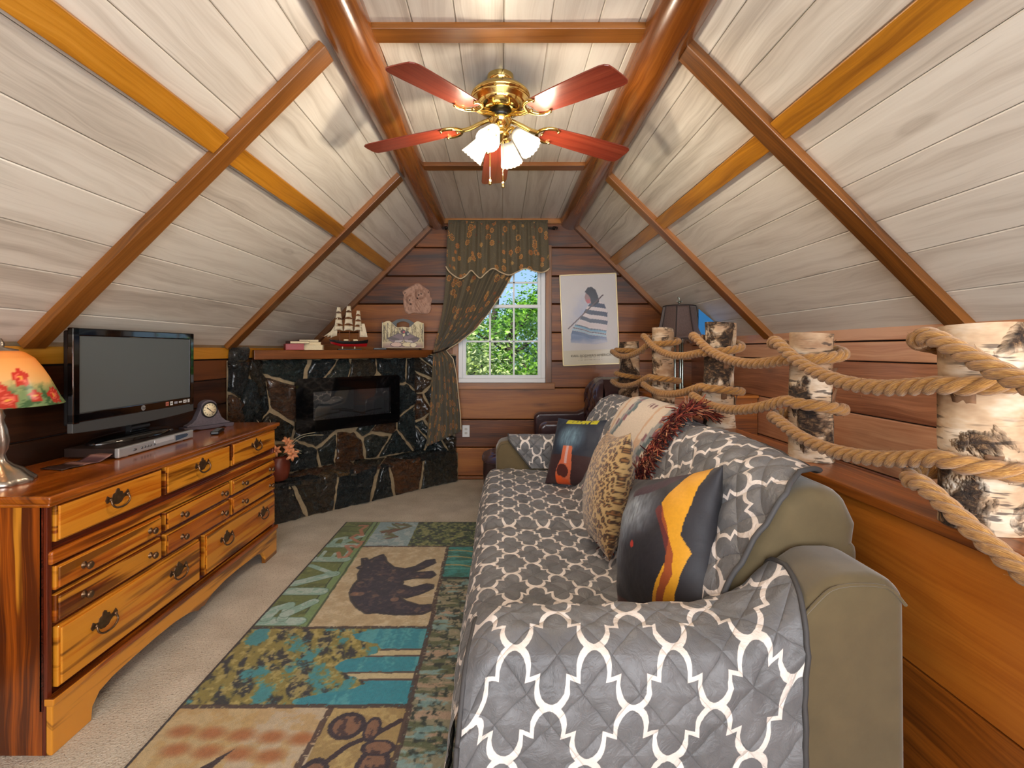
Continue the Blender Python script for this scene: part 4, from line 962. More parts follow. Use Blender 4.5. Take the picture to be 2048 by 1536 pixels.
# quilted cover with white trellis
def mk_trellis():
    g = NG('quilted_trellis'); uv = g.uv(); sp = g.n('SeparateXYZ', {0: uv})
    x = g.math('DIVIDE', sp.outputs[0], 0.084); y = g.math('DIVIDE', sp.outputs[1], 0.098)
    a = g.math('ADD', x, y); b = g.math('SUBTRACT', x, y)
    wrap = lambda q, off: g.math('WRAP', g.math('ADD', q, off), 1.0, -1.0)
    def gd(t, s):
        sa = g.math('ABSOLUTE', s)
        r = g.math('SUBTRACT', g.ramp(sa, [(0.0, (0.3,) * 3), (0.10, (0.14,) * 3), (0.17, (0.22,) * 3), (0.28, (0.345,) * 3), (0.42, (0.425,) * 3), (0.58, (0.462,) * 3), (0.74, (0.45,) * 3), (0.88, (0.395,) * 3), (1.0, (0.3,) * 3)]), 0.3)
        gg = g.math('MULTIPLY', g.math('SIGN', s), g.math('MULTIPLY', r, -1.0))
        return g.math('ABSOLUTE', g.math('SUBTRACT', t, gg))
    d1 = gd(wrap(a, -1.0), wrap(b, 0.0)); d2 = gd(wrap(b, 1.0), wrap(a, 0.0))
    d = g.math('MINIMUM', d1, d2)
    msk = g.ramp(d, [(0.0, (1,) * 3), (0.098, (1,) * 3), (0.114, (0,) * 3)])
    nz = g.noise(g.obj(), 7, 4); wv = g.noise(g.scale(uv, 420, 420), 1.0, 2)
    grey = g.ramp(nz, [(0.35, S(92, 92, 94)), (0.65, S(112, 112, 114))])
    col = g.mix(msk, grey, S(226, 216, 208))
    q = 0.082
    qa = g.math('ABSOLUTE', g.math('SINE', g.math('MULTIPLY', g.math('ADD', sp.outputs[0], sp.outputs[1]), PI / q / 1.414)))
    qb = g.math('ABSOLUTE', g.math('SINE', g.math('MULTIPLY', g.math('SUBTRACT', sp.outputs[0], sp.outputs[1]), PI / q / 1.414)))
    st = g.math('MINIMUM', g.math('POWER', qa, 0.5), g.math('POWER', qb, 0.5))
    h = g.math('ADD', g.math('MULTIPLY', st, 1.0), g.math('MULTIPLY', g.noise(g.obj(), 26, 4, 0.6, 0.8), 0.9)); h = g.math('ADD', h, g.math('MULTIPLY', wv, 0.05))
    g.set(Base_Color=col, Roughness=0.5); g.b.inputs['Sheen Weight'].default_value = 0.15
    g.bump(h, 0.75, 0.010); return g.m
M_trellis = mk_trellis(); M_piping = plain('dark_grey_piping', S(66, 64, 64), 0.7); M_lining = plain('plain_grey_lining', S(84, 84, 86), 0.7)
cv = thing('sofa_cover', 'grey quilted sofa cover with a white trellis pattern over the olive sofa', 'sofa cover', (0.35, 2.43, 0.43))
def polyline(pts, n):
    c = catmull([(a, 0, b) for a, b in pts], 12); L = [0]
    for p, q in zip(c[:-1], c[1:]): L.append(L[-1] + (q - p).length)
    t = np.linspace(0, L[-1], n); X = np.interp(t, L, [p.x for p in c]); Z = np.interp(t, L, [p.z for p in c]); return t, X, Z
def normals2(X, Z):
    dx, dz = np.gradient(X), np.gradient(Z); l = np.hypot(dx, dz) + 1e-9; return -dz / l, dx / l
def puff(s, y, q=0.082, A=0.0065): return A * np.minimum(np.abs(np.sin((s + y) * PI / q / 1.414)) ** 0.5, np.abs(np.sin((s - y) * PI / q / 1.414)) ** 0.5)
prof = [(-0.145, 0.06), (-0.135, 0.25), (-0.112, 0.37), (-0.075, 0.435), (0.0, 0.450), (0.15, 0.446), (0.36, 0.442), (0.43, 0.455), (0.485, 0.52), (0.59, 0.755), (0.69, 0.918), (0.76, 0.972), (0.83, 0.978), (0.865, 0.96)]
ns, ny = 130, 190; s_, Xp, Zp = polyline(prof, ns); nX, nZ = normals2(Xp, Zp); ys = np.linspace(1.262, 3.585, ny)
def cover_pt(s, y, off=0.0):
    S_, Y_ = s, y; x = np.interp(S_, s_, Xp); z = np.interp(S_, s_, Zp); a = np.interp(S_, s_, nX); b = np.interp(S_, s_, nZ)
    sm = s_[-1]; seat = np.clip(1 - np.abs(x - 0.18) / 0.32, 0, 1); gap = np.exp(-((Y_ - 2.425) / 0.035) ** 2)
    bulge = 0.012 * np.sin(np.clip((Y_ - 1.26) / 1.165 % 1.0, 0, 1) * PI) ** 0.6
    d = puff(S_, Y_) + 0.014 * (fbm(S_ * 3.2, Y_ * 3.2, 5) - 0.5) + 0.010 * (fbm(S_ * 9, Y_ * 7, 9) - 0.5) + bulge - 0.034 * gap
    back = np.clip((S_ - sm * 0.62) / 0.2, 0, 1)
    d = d + back * 0.016 * (np.abs(np.sin(S_ * 9 + Y_ * 6 + 3 * fbm(S_ * 2, Y_ * 2, 4))) - 0.5) * np.exp(-((Y_ - 1.9) / 0.6) ** 2)
    d = np.maximum(d, -0.014) + off
    return x + a * d, z + b * d - 0.012 * np.clip((y - 2.4) / 1.2, 0, 1) * seat
pts = []
SE = lambda y: s_[-1] - 0.16 * math.exp(-((y - 1.255) / 0.06) ** 2)
Sg = np.zeros((ny, ns)); Yg = np.zeros((ny, ns))
for j, y in enumerate(ys): Sg[j] = np.linspace(0, SE(y), ns); Yg[j] = y
Yw = Yg + 0.0
Xg, Zg = cover_pt(Sg, Yg)
hang = np.exp(-((Yg - 1.262) / 0.018) ** 2) * np.clip((Sg - 1.05) / 0.2, 0, 1)
Yw = Yg - 0.022 * hang
m = MB(); m.grid(list(zip(Xg.ravel(), Yw.ravel(), Zg.ravel())), ns, ny, lambda i, j: (float(Sg[j, i]), float(Yg[j, i])))
o = into(m.build('main_panel', [M_trellis]), cv)
edge = [Vector((Xg[j, -1], Yw[j, -1], Zg[j, -1])) for j in range(ny - 1, -1, -1)] + [Vector((Xg[0, i], Yw[0, i], Zg[0, i])) for i in range(ns - 2, int(ns * 0.60), -1)]
m = MB(); m.tube(edge[::2], 0.007, 8); into(m.build('piping', M_piping), cv)
m = MB(); m.tube([Vector((Xg[j, 0], Yg[j, 0], Zg[j, 0])) for j in range(0, ny, 2)], 0.006, 8); into(m.build('piping', M_piping), cv)
# near arm panel: over the arm and down its outer side
ap = [(1.30, 0.452), (1.272, 0.485), (1.262, 0.58), (1.248, 0.645), (1.21, 0.668), (1.14, 0.670), (1.085, 0.662), (1.050, 0.630), (1.036, 0.55), (1.024, 0.38), (1.006, 0.20), (0.992, 0.07)]
na, nx = 110, 90; t_, Ya, Za = polyline(ap, na); oY, oZ = normals2(Ya, Za)
if oZ[int(na * 0.3)] < 0: oY, oZ = -oY, -oZ          # puff outwards
xr = lambda t: float(np.interp(t, [0, 0.15, 0.30, 0.42, 0.55, 0.70, 0.85, 1.1], [0.62, 0.66, 0.665, 0.635, 0.615, 0.61, 0.59, 0.56]))
xl = lambda t: float(np.interp(t, [0, 0.2, 0.36, 0.5, 0.8, 1.1], [-0.07, -0.06, -0.075, -0.09, -0.105, -0.115]))
pts = []; Uv = []
for j in range(na):
    for i in range(nx):
        u = i / (nx - 1); x = xl(t_[j]) + (xr(t_[j]) - xl(t_[j])) * u; topw = math.exp(-((Ya[j] - 1.16) / 0.10) ** 4) if Za[j] > 0.58 else 0.0
        d = puff(x, t_[j]) + 0.022 * (fbm(np.array([x * 2.6]), np.array([t_[j] * 2.2]), 3)[0] - 0.5) + 0.008 * (fbm(np.array([x * 9]), np.array([t_[j] * 6]), 6)[0] - 0.5)
        if Za[j] < 0.6: d += 0.010 * math.sin(x * 9.5 + 0.6) * min(1, (0.6 - Za[j]) * 3) + 0.008
        d = max(d + 0.006, 0.004)
        z = Za[j] + min(1.0, max(0.0, (Za[j] - 0.15) / 0.42)) * (armtop(x) - 0.65) * (1 if t_[j] > 0.12 else t_[j] / 0.12); z -= 0.085 * max(0, (-0.01 - x) / 0.09) ** 1.6 * (1 if Za[j] > 0.55 else 0.7)
        pts.append(Vector((x, Ya[j] + oY[j] * d, z + oZ[j] * d))); Uv.append((x + 0.14 * float(t_[j]), float(t_[j])))
m = MB(); m.grid(pts, nx, na, lambda i, j: Uv[j * nx + i]); into(m.build('arm_panel', M_trellis), cv)
E_ = [pts[j * nx] for j in range(na - 1, 20, -1)]; m = MB(); m.tube(E_[::2], 0.006, 8); into(m.build('piping', M_piping), cv)
E_ = [pts[j * nx + nx - 1] for j in range(20, na)]; m = MB(); m.tube(E_[::2], 0.006, 8); into(m.build('piping', M_piping), cv)
# far arm panel
fpn = [(3.572, 0.455), (3.580, 0.55), (3.586, 0.635), (3.612, 0.668), (3.68, 0.672), (3.75, 0.665)]
nb, nx2 = 40, 46; t2, Yb_, Zb_ = polyline(fpn, nb); pts = []; Uv = []
for j in range(nb):
    x0 = 0.21 - 0.16 * min(1, t2[j] / 0.2)
    for i in range(nx2):
        x = x0 + (0.56 - x0) * i / (nx2 - 1); d = float(puff(np.array(x), np.array(t2[j]))) * 0.8 + 0.002; pts.append(Vector((x, Yb_[j] - d, Zb_[j] + d * (1 if Zb_[j] > 0.64 else 0) + max(0, armtop(x) - 0.65)))); Uv.append((x, float(t2[j]) + 0.3))
m = MB(); m.grid(pts, nx2, nb, lambda i, j: Uv[j * nx2 + i]); into(m.build('arm_panel', M_trellis), cv)
m = MB(); m.tube([pts[j * nx2] for j in range(nb)], 0.006, 8); into(m.build('piping', M_piping), cv)

# ------------------------------------------------------------------ woven throw with a dark red fringe
tw = thing('throw_blanket', 'cream woven throw with stepped motifs and a shaggy dark red fringe on the sofa back', 'blanket', (0.75, 2.7, 0.95))
tp = [(0.476, 0.49), (0.515, 0.575), (0.60, 0.765), (0.695, 0.930), (0.76, 0.988), (0.83, 1.000), (0.90, 0.985), (0.95, 0.966), (1.01, 0.957)]
nt_, nyy = 90, 80; t3, Xt, Zt = polyline(tp, nt_); nXt, nZt = normals2(Xt, Zt)
TS = np.tile(t3, (nyy, 1)); VV = np.tile(np.linspace(0, 1, nyy)[:, None], (1, nt_)); fr_ = TS / t3[-1]; XX0 = np.tile(Xt, (nyy, 1))
Y0 = np.interp(XX0, [0.47, 0.72, 0.80, 0.90, 1.0], [2.07, 2.07, 2.16, 2.30, 2.44]); Y1 = 2.85 + 0.15 * fr_; YY = Y0 + (Y1 - Y0) * VV
d = 0.010 + 0.008 * np.sin(YY * 14 + 3 * fr_) * (1 - fr_) + 0.010 * fbm(TS * 5, YY * 5, 8)
XX = np.tile(Xt, (nyy, 1)) + np.tile(nXt, (nyy, 1)) * d; ZZ = np.tile(Zt, (nyy, 1)) + np.tile(nZt, (nyy, 1)) * d + 0.008
img = np.tile(np.array([222., 206, 186]), (nt_ * nyy, 1)); u = TS.ravel(); v = ((YY - Y0)).ravel()
q = 0.035; su = np.floor(u / q); sv = np.floor(v / q)
tri = np.abs(np.mod(su, 10) - 5)
put(img, np.abs(np.mod(v, 0.5) - 0.30) < 0.015 + 0.0 * u, (206, 160, 116), 0.8); put(img, (u < 0.42) & (np.abs(v - 0.26) < 0.05), (204, 160, 120), 0.8)
for base, cA, cB in ((0.04, (70, 92, 96), (122, 52, 66)), (0.58, (70, 96, 100), (128, 54, 74))):
    k = (v - base) / q - tri * 0.55
    put(img, (k > 0) & (k < 1.5), cA); put(img, (k > 1.5) & (k < 2.8), (150, 150, 148)); put(img, (k > 2.4) & (k < 3.4) & (np.mod(su, 3) == 0), cB); put(img, (k > 0) & (k < 1.5) & (np.mod(su, 4) == 1), cB)
put(img, (np.abs(u - 0.60) < 0.018) & (v > 0.36) & (v < 0.46) & (np.mod(v, 0.045) < 0.026), (112, 44, 50))
put(img, (np.abs(u - 0.70 - 0.035 * (sv % 3)) < 0.016) & (v > 0.20) & (v < 0.52), (42, 44, 50)); put(img, (np.abs(u - 0.745) < 0.012) & (v > 0.24) & (v < 0.48), (42, 44, 50))
m = MB(); m.grid(list(zip(XX.ravel(), YY.ravel(), ZZ.ravel())), nt_, nyy); into(m.build('woven_cloth', printed('woven_throw', 0.9, 160, 0.5, 0.3), None, col=img, solid=0.004), tw)
m = MB(); rd = random.Random(12); M_fr = NG('fringe_yarn'); M_fr.set(Base_Color=M_fr.ramp(M_fr.attr('rnd').outputs['Fac'], [(0, S(48, 14, 16)), (0.45, S(120, 38, 32)), (0.75, S(172, 84, 56)), (0.9, S(206, 150, 110)), (1, S(60, 20, 24))]), Roughness=0.9)
for k in range(1500):
    i = rd.uniform(0, nt_ - 1.01); i0 = int(i); f = i - i0; w = rd.uniform(0, 1)
    p = Vector((Xt[i0] + (Xt[i0 + 1] - Xt[i0]) * f, float(np.interp(Xt[i0], [0.47, 0.72, 0.80, 0.90, 1.0], [2.07, 2.07, 2.16, 2.30, 2.44])) + 0.012 - 0.04 * w, Zt[i0] + (Zt[i0 + 1] - Zt[i0]) * f)); nn = Vector((nXt[i0], 0, nZt[i0])); p += nn * (0.016 + 0.016 * rd.random())
    dn = Vector((Xt[i0] - Xt[i0 + 1], 0, Zt[i0] - Zt[i0 + 1])).normalized()
    L = rd.uniform(0.05, 0.10); dirv = (Vector((0, -1, 0)) * rd.uniform(0.2, 1.0) + dn * rd.uniform(-0.5, 0.7) + nn * rd.uniform(-0.05, 0.5)).normalized(); side = dirv.cross(nn)
    a = rd.uniform(-0.02, 0.02); q1 = p + dirv * L * 0.5 + side * a + nn * 0.012; q2 = p + dirv * L + side * a * 1.6 + nn * rd.uniform(-0.012, 0.01)
    if q2.z < 0.475: q2.z = 0.475 + rd.random() * 0.01
    m.tube([p, q1, q2], [0.0028, 0.0032, 0.0018], 5, caps=False, rnd=rd.random())
o = into(m.build('fringe', M_fr.m, fix=False), tw); o['kind'] = 'stuff'; part(o, 'shaggy dark red fringe')

# ------------------------------------------------------------------ cushions
def pillow(name, label, w, h, t, painter, M, mat, seed=1, n=56, pull=0.10):
    U, V = np.meshgrid(np.linspace(-1, 1, n), np.linspace(-1, 1, n)); pts = []; cols = []
    bulge = ((1 - U ** 2).clip(0) ** 0.55) * ((1 - V ** 2).clip(0) ** 0.55)
    X = U * w / 2 * (1 - pull * (1 - V ** 2) * np.abs(U) ** 2); Y = V * h / 2 * (1 - pull * (1 - U ** 2) * np.abs(V) ** 2)
    wr = 0.07 * (fbm(U * 3 + seed, V * 3, seed) - 0.5) + 0.05 * np.sin(6 * np.abs(U * V) * 3 + seed) * (1 - bulge)
    m = MB()
    for sg in (1, -1):
        Z = sg * t / 2 * (bulge * (1 + wr)); P_ = [M @ Vector((a, b, c)) for a, b, c in zip(X.ravel(), Y.ravel(), Z.ravel())]
        m.grid(P_, n, n, None, 0, True, sg < 0); cols.append(painter(U.ravel(), V.ravel(), sg))
    o = m.build(name, mat, None, col=np.vstack(cols), fix=False)
    bm = bmesh.new(); bm.from_mesh(o.data); bmesh.ops.remove_doubles(bm, verts=bm.verts, dist=0.0004); bmesh.ops.recalc_face_normals(bm, faces=bm.faces); bm.to_mesh(o.data); bm.free()
    for p in o.data.polygons: p.use_smooth = True
    return tag(o, label, 'cushion')
def pose(c, nrm, up, roll=0.0):
    nz = Vector(nrm).normalized(); y = Vector(up); y = (y - nz * y.dot(nz)).normalized(); x = y.cross(nz)
    M = Matrix((x, y, nz)).transposed().to_4x4() @ Matrix.Rotation(roll, 4, 'Z'); M.translation = Vector(c); return M
def recentre(o):
    c = sum((Vector(v) for v in o.bound_box), Vector()) / 8; o.data.transform(Matrix.Translation(-c)); o.location = c; return o
def leopard(u, v, sg):
    x, y = u * 15 + 2.0 * fbm(u * 4, v * 4, 2), v * 15 + 2.0 * fbm(u * 4, v * 4, 7); best = np.full(u.shape, 9.0); sec = np.full(u.shape, 9.0); bi = np.zeros(u.shape)
    xi, yi = np.floor(x).astype(int), np.floor(y).astype(int)
    for dx in (-1, 0, 1):
        for dy in (-1, 0, 1):
            a, b = xi + dx, yi + dy; hx = vnoise(a * 1.0 + 0.0, b * 1.0, 31); hy = vnoise(a * 1.0, b * 1.0, 77); d = np.hypot(a + hx - x, b + hy - y); up = d < best; best = np.where(up, d, best)
    img = np.tile(np.array([196., 160, 104]), (len(u), 1)); put(img, fbm(u * 3, v * 3, 5) > 0.55, (188, 146, 88), 0.6)
    put(img, best < 0.42, (70, 46, 28)); put(img, best < 0.19, (146, 98, 52)); return img
M_fur = printed('leopard_plush', 0.9, 500, 0.5, 0.4, 0.15)
o = pillow('cushion', 'tan leopard print plush cushion standing in the middle of the sofa', 0.42, 0.50, 0.20, leopard, pose((0.462, 2.16, 0.700), (-0.985, 0.02, 0.20), (0.12, 0.02, 1), 0.12), M_fur, 2, 110); recentre(o)
def bear_near(u, v, sg):
    u = -u
    if sg < 0:
        img = np.tile(np.array([26., 26, 30]), (len(u), 1)); return img
    img = np.tile(np.array([34., 32, 38]), (len(u), 1)); n = fbm(u * 3, v * 3, 3); f = fbm(u * 26, v * 9, 12)
    put(img, inpoly(u, v, [(-0.1, -1.0), (1.0, -1.0), (1.0, 0.3), (0.55, 0.25), (0.1, 0.0), (-0.25, -0.5)]) & (n > 0.35), (30, 30, 40))
    put(img, np.clip(1.4 - np.hypot((u - 0.30) / 0.75, (v - 0.35) / 0.50) * 1.4, 0, 1) * (0.35 + 0.65 * f), (186, 198, 208)); put(img, np.clip(1.2 - np.hypot((u - 0.6) / 0.4, (v - 0.0) / 0.7), 0, 1) * f, (140, 152, 166))
    put(img, np.clip(1.0 - np.hypot((u + 0.05) / 0.55, (v + 0.35) / 0.42), 0, 1) * 1.6, (24, 23, 30))
    yel = inpoly(u + 0.05 * (n - 0.5), v, [(-0.90, 1.1), (-0.60, 0.95), (-0.35, 0.45), (-0.42, 0.22), (-0.58, 0.0), (-0.54, -0.30), (-0.20, -0.80), (-0.15, -1.1), (-0.48, -1.1), (-0.72, -0.45), (-0.86, -0.15), (-0.72, 0.05), (-0.80, 0.5)]); put(img, yel, (214, 150, 26))
    put(img, segd(u, v, [(-0.35, 0.35), (-0.48, 0.12), (-0.60, -0.2), (-0.58, -0.42), (-0.28, -0.85)]) < 0.05 * (0.5 + n), (120, 34, 28), 0.7)
    put(img, inpoly(u, v, [(-0.55, 0.95), (-0.35, 1.0), (0.1, 0.8), (0.5, 0.7), (0.4, 0.58), (0.0, 0.62), (-0.3, 0.72)]), (60, 30, 44), 0.9)
    put(img, np.hypot(u - 0.1, v + 0.12) < 0.045, (176, 46, 30)); put(img, inpoly(u, v, [(0.5, -0.85), (1, -0.75), (1, -1), (0.3, -1.0)]), (110, 34, 28), 0.6); return img
M_print = printed('printed_velvet', 0.6, 120, 0.15, 0.05, 0.06)
o = pillow('cushion', 'black cushion printed with a grey bear face and orange patches by the near sofa arm', 0.45, 0.45, 0.22, bear_near, pose((0.515, 1.56, 0.695), (-0.90, -0.22, 0.34), (0.34, 0.0, 1), 0.42), M_print, 4, 170, 0.08); recentre(o)
def bear_far(u, v, sg):
    img = np.tile(np.array([34., 44, 62]), (len(u), 1)); n = fbm(u * 5, v * 5, 6); f = fbm(u * 22, v * 6, 15)
    put(img, v < -0.15, (60, 36, 40)); put(img, np.clip(1.5 - np.hypot((u + 0.15) / 0.62, (v - 0.35) / 0.5) * 1.5, 0, 1) * (0.3 + 0.7 * f), (140, 180, 200))
    put(img, (v > 0.82) & (u > -0.5) & (u < 0.6) & (f > 0.35), (196, 190, 40)); put(img, inpoly(u, v, [(-0.30, 0.1), (0.05, 0.1), (0.12, -0.5), (0.02, -0.95), (-0.5, -0.95), (-0.48, -0.6), (-0.30, -0.3)]), (226, 118, 78), 0.9)
    put(img, np.hypot((u + 0.22) / 0.22, (v + 0.62) / 0.2) < 1, (70, 26, 26), 0.9); put(img, inpoly(u, v, [(-0.5, -0.75), (-0.05, -0.8), (0.0, -1), (-0.5, -1)]) & (n > 0.4), (230, 92, 34)); put(img, inpoly(u, v, [(-0.16, 0.1), (-0.06, 0.1), (-0.06, -0.4), (-0.16, -0.4)]), (214, 190, 196), 0.8); return img
o = pillow('cushion', 'dark blue cushion printed with a bear muzzle in front of the far sofa arm', 0.44, 0.44, 0.16, bear_far, pose((0.475, 3.10, 0.665), (-0.72, -0.62, 0.40), (0.16, 0.10, 1), 0.12), M_print, 6, 90, 0.08); recentre(o)

# ------------------------------------------------------------------ leather armchair and footstool beyond the sofa
ch = thing('armchair', 'oxblood leather wing armchair with a buttoned back in the far right corner', 'armchair', (0.60, 4.47, 0), (0, 0, 0))
def tufted(m, M, w, h, dpt, nx_, nz_, rows, th, curve=0.0, top_round=0.25):
    pts = []
    for j in range(nz_):
        for i in range(nx_):
            u, v = i / (nx_ - 1), j / (nz_ - 1); a = u * rows[0]; b = v * rows[1]
            p = ((a + b) % 1 - 0.5, (a - b) % 1 - 0.5); d = min(1.0, 2 * math.hypot(*[min(abs(x), 0.5) for x in p])); 
            cd = 1 - min(abs(p[0]), abs(p[1])) * 2; edge = min(1, 7 * min(u, 1 - u, v, 1 - v)) ** 0.5
            z = th * (0.45 + 0.55 * edge) - dpt * edge * ((1 - min(1, math.hypot((abs(p[0]) - 0.5), (abs(p[1]) - 0.5)) * 3.2)) * 1.0) - dpt * 0.35 * edge * max(0, 1 - 9 * (0.5 - max(abs(p[0]), abs(p[1]))))
            hh_ = h * (1 - top_round * (abs(2 * u - 1) ** 3) * v); pts.append(M @ Vector(((u - 0.5) * w * (1 - 0.0 * v), v * hh_, z + curve * (2 * u - 1) ** 2)))
    m.grid(pts, nx_, nz_)
M = Matrix(((0, 0, -1, 0.34), (-1, 0, 0, 0), (0, 1, 0.0, 0.40), (0, 0, 0, 1)))     # local x -> -y, local y -> z, local z -> -x
Mt2 = Matrix.Translation((0.02, 0, 0)) @ M
m = MB(); tufted(m, Mt2, 0.66, 0.66, 0.03, 60, 60, (4, 4), 0.16, 0.05)
m.prism([(-0.33, 0.12), (0.33, 0.12), (0.33, 0.80), (0.27, 0.95), (0.15, 1.045), (0.0, 1.06), (-0.15, 1.045), (-0.27, 0.95), (-0.33, 0.80)], 0.27, 0.44, (1, 2, 0)); m.build('backrest', M_leather, ch, bevel=0.02, seg=3)
for s in (-1, 1):
    m = MB(); m.prism([(-0.28, 0.12), (0.40, 0.12), (0.42, 0.88), (0.36, 0.95), (0.26, 0.90), (0.20, 0.74), (0.12, 0.71), (-0.25, 0.705), (-0.29, 0.67)], s * 0.33 - 0.06, s * 0.33 + 0.06, (0, 2, 1)); o = m.build('arm', M_leather, ch, bevel=0.035, seg=4)
m = MB(); m.box((-0.30, -0.27, 0.28), (0.28, 0.27, 0.46)); m.build('seat', M_leather, ch, bevel=0.05, seg=4)
m = MB(); m.box((-0.26, -0.30, 0.12), (0.34, 0.30, 0.29)); m.build('chair_frame', M_leather, ch, bevel=0.02)
for x in (-0.22, 0.32):
    for y in (-0.3, 0.3):
        m = MB(); m.lathe([(0.014, 0), (0.026, 0.12)], 12, (x, y, 0)); m.build('leg', M_mast, ch)
ot = thing('footstool', 'oxblood leather buttoned footstool behind the far sofa arm', 'footstool', (0.10, 4.20, 0))
m = MB()
def rr(t, a, b, e=3.2):
    c, s = math.cos(t), math.sin(t); return (a * abs(c) ** (2 / e) * (1 if c > 0 else -1), b * abs(s) ** (2 / e) * (1 if s > 0 else -1))
A_, B_ = 0.255, 0.30
pts = [(*rr(2 * PI * k / 48, A_ * f, B_ * f), z) for f, z in ((0.93, 0.10), (0.97, 0.16), (1.0, 0.30), (0.985, 0.40), (0.995, 0.408), (0.985, 0.416)) for k in range(48)]
m.grid(pts, 48, 6, None, 0, True, False, None, True); m.build('box_side', M_leather, ot)
m = MB(); m.tube(catmull([(*rr(2 * PI * k / 24, A_ + 0.002, B_ + 0.002), 0.408) for k in range(25)], 3), 0.007, 8); m.build('piping', M_leather, ot)
m = MB(); pts = []
for f in np.linspace(1, 0, 16):
    for k in range(48):
        x, y = rr(2 * PI * k / 48, A_ * f, B_ * f); dm = (math.cos(x * 38) * math.cos(y * 38)) ** 8 * 0.022 if f < 0.9 else 0; pts.append((x, y, 0.416 + 0.05 * (1 - f ** 3) - dm))
m.grid(pts, 48, 16, None, 0, True, False, None, True); m.build('buttoned_top', M_leather, ot)
for x in (-0.19, 0.19):
    for y in (-0.22, 0.22):
        m = MB(); m.lathe([(0.014, 0), (0.018, 0.04), (0.03, 0.11)], 12, (x, y, 0)); m.build('foot', M_black, ot)
# ================================================================== CEILING FAN
fan = thing('ceiling_fan', 'polished brass ceiling fan with five red brown blades and four lit glass shades', 'ceiling fan', (-0.005, 2.38, ZC - 0.001))
fz = lambda z: z - ZC
M_ = M_brass
m = MB(); m.lathe([(0.062, fz(2.6050)), (0.064, fz(2.5864)), (0.060, fz(2.5709)), (0.045, fz(2.5554)), (0.03, fz(2.5461))], 40); m.build('canopy', M_brass, fan)
m = MB(); m.lathe([(0.03, fz(2.5550)), (0.07, fz(2.5494)), (0.115, fz(2.5375)), (0.137, fz(2.5165)), (0.141, fz(2.5025)), (0.136, fz(2.4990)), (0.128, fz(2.4885)), (0.130, fz(2.4836)), (0.118, fz(2.4710)), (0.120, fz(2.4661)), (0.104, fz(2.4535)), (0.098, fz(2.4395)), (0.075, fz(2.4325)), (0.05, fz(2.4311))], 48); m.build('motor_housing', M_brass, fan)
m = MB(); m.lathe([(0.05, fz(2.4310)), (0.055, fz(2.4175)), (0.055, fz(2.4062)), (0.048, fz(2.4025))], 32); o = m.build('flywheel', M_black, fan)
m = MB(); m.lathe([(0.048, fz(2.4030)), (0.056, fz(2.3962)), (0.054, fz(2.3894)), (0.046, fz(2.3656)), (0.036, fz(2.3554)), (0.034, fz(2.3350)), (0.042, fz(2.3316)), (0.044, fz(2.3214)), (0.03, fz(2.3078)), (0.012, fz(2.3010)), (0.008, fz(2.2908)), (0.0, fz(2.2888))], 32, wob=lambda th, z: 1 + (0.03 * math.sin(16 * th) if z > fz(2.3656) and z < fz(2.3996) else 0)); m.build('switch_housing', M_brass, fan)
M_blade = wood('mahogany_blade', [S(70, 22, 16), S(124, 48, 32), S(150, 72, 50)], 0.28, 0.2, grain=0.8, knots=0.0, coat=0.5)
outline = []
for r, w in ((0.215, 0.040), (0.225, 0.052), (0.26, 0.060), (0.40, 0.068), (0.56, 0.073), (0.625, 0.073), (0.648, 0.068), (0.660, 0.055), (0.663, 0.03)): outline.append((r, w))
bl = outline + [(r, -w) for r, w in reversed(outline)]
Mi = MB(); mb_ = MB()
mb_.prism(bl, -0.003, 0.003, (0, 1, 2), 0, None, 0)
a = [(0.05, 0, 0.015), (0.10, 0.0, 0.006), (0.15, 0, -0.006), (0.19, 0, -0.006)]
Mi.tube(catmull(a, 5), [0.011] * 16, 8)
for s in (-1, 1): Mi.tube(catmull([(0.185, 0, -0.007), (0.195, s * 0.025, -0.007), (0.215, s * 0.048, -0.007), (0.25, s * 0.058, -0.006), (0.272, s * 0.050, -0.006)], 5), [0.0085] * 15 + [0.0085, 0.008, 0.0075, 0.007, 0.006, 0.006][:6], 8)
for p in ((0.272, 0.05), (0.272, -0.05), (0.21, 0.0)): Mi.ball((p[0], p[1], -0.010), 0.0075, 8, 6)
bname = ['blade', 'blade_bracket']; proto = None
for k in range(5):
    ang = math.radians(93.5 + 72 * k); R = Matrix.Rotation(ang, 4, 'Z') @ Matrix.Rotation(math.radians(5.5), 4, 'Y') @ Matrix.Rotation(math.radians(-7), 4, 'X')
    if proto is None:
        b1 = mb_.build('blade', M_blade, fan, bevel=0.0015); b2 = Mi.build('blade_bracket', M_brass, b1); proto = (b1, b2)
    else:
        b1 = proto[0].copy(); COL.objects.link(b1); b1.parent = fan; b2 = proto[1].copy(); COL.objects.link(b2); b2.parent = b1
    b1.matrix_local = Matrix.Translation((0, 0, fz(2.392))) @ R @ Matrix.Diagonal((1.05, 1.05, 1, 1))
g = NG('frosted_glass_lit'); em = g.n('Emission', {'Color': (1.0, 0.86, 0.66, 1), 'Strength': 2.2}); tl_ = g.n('BsdfTranslucent', {'Color': (0.95, 0.92, 0.86, 1)}); g.set(Base_Color=(0.9, 0.88, 0.84, 1), Roughness=0.25)
x1 = g.n('MixShader', {0: 0.5, 1: g.b.outputs[0], 2: tl_.outputs[0]}); ad = g.n('AddShader', {0: x1.outputs[0], 1: em.outputs[0]})
g.put(em.inputs['Strength'], g.ramp(g.n('SeparateXYZ', {0: g.uv()}).outputs[0], [(0.0, (0.06,) * 3), (0.04, (0.12,) * 3), (0.11, (0.45,) * 3)])); em.inputs['Color'].default_value = (1.3, 1.08, 0.80, 1)
g.t.links.new(ad.outputs[0], g.out.inputs['Surface']); M_shade = g.m
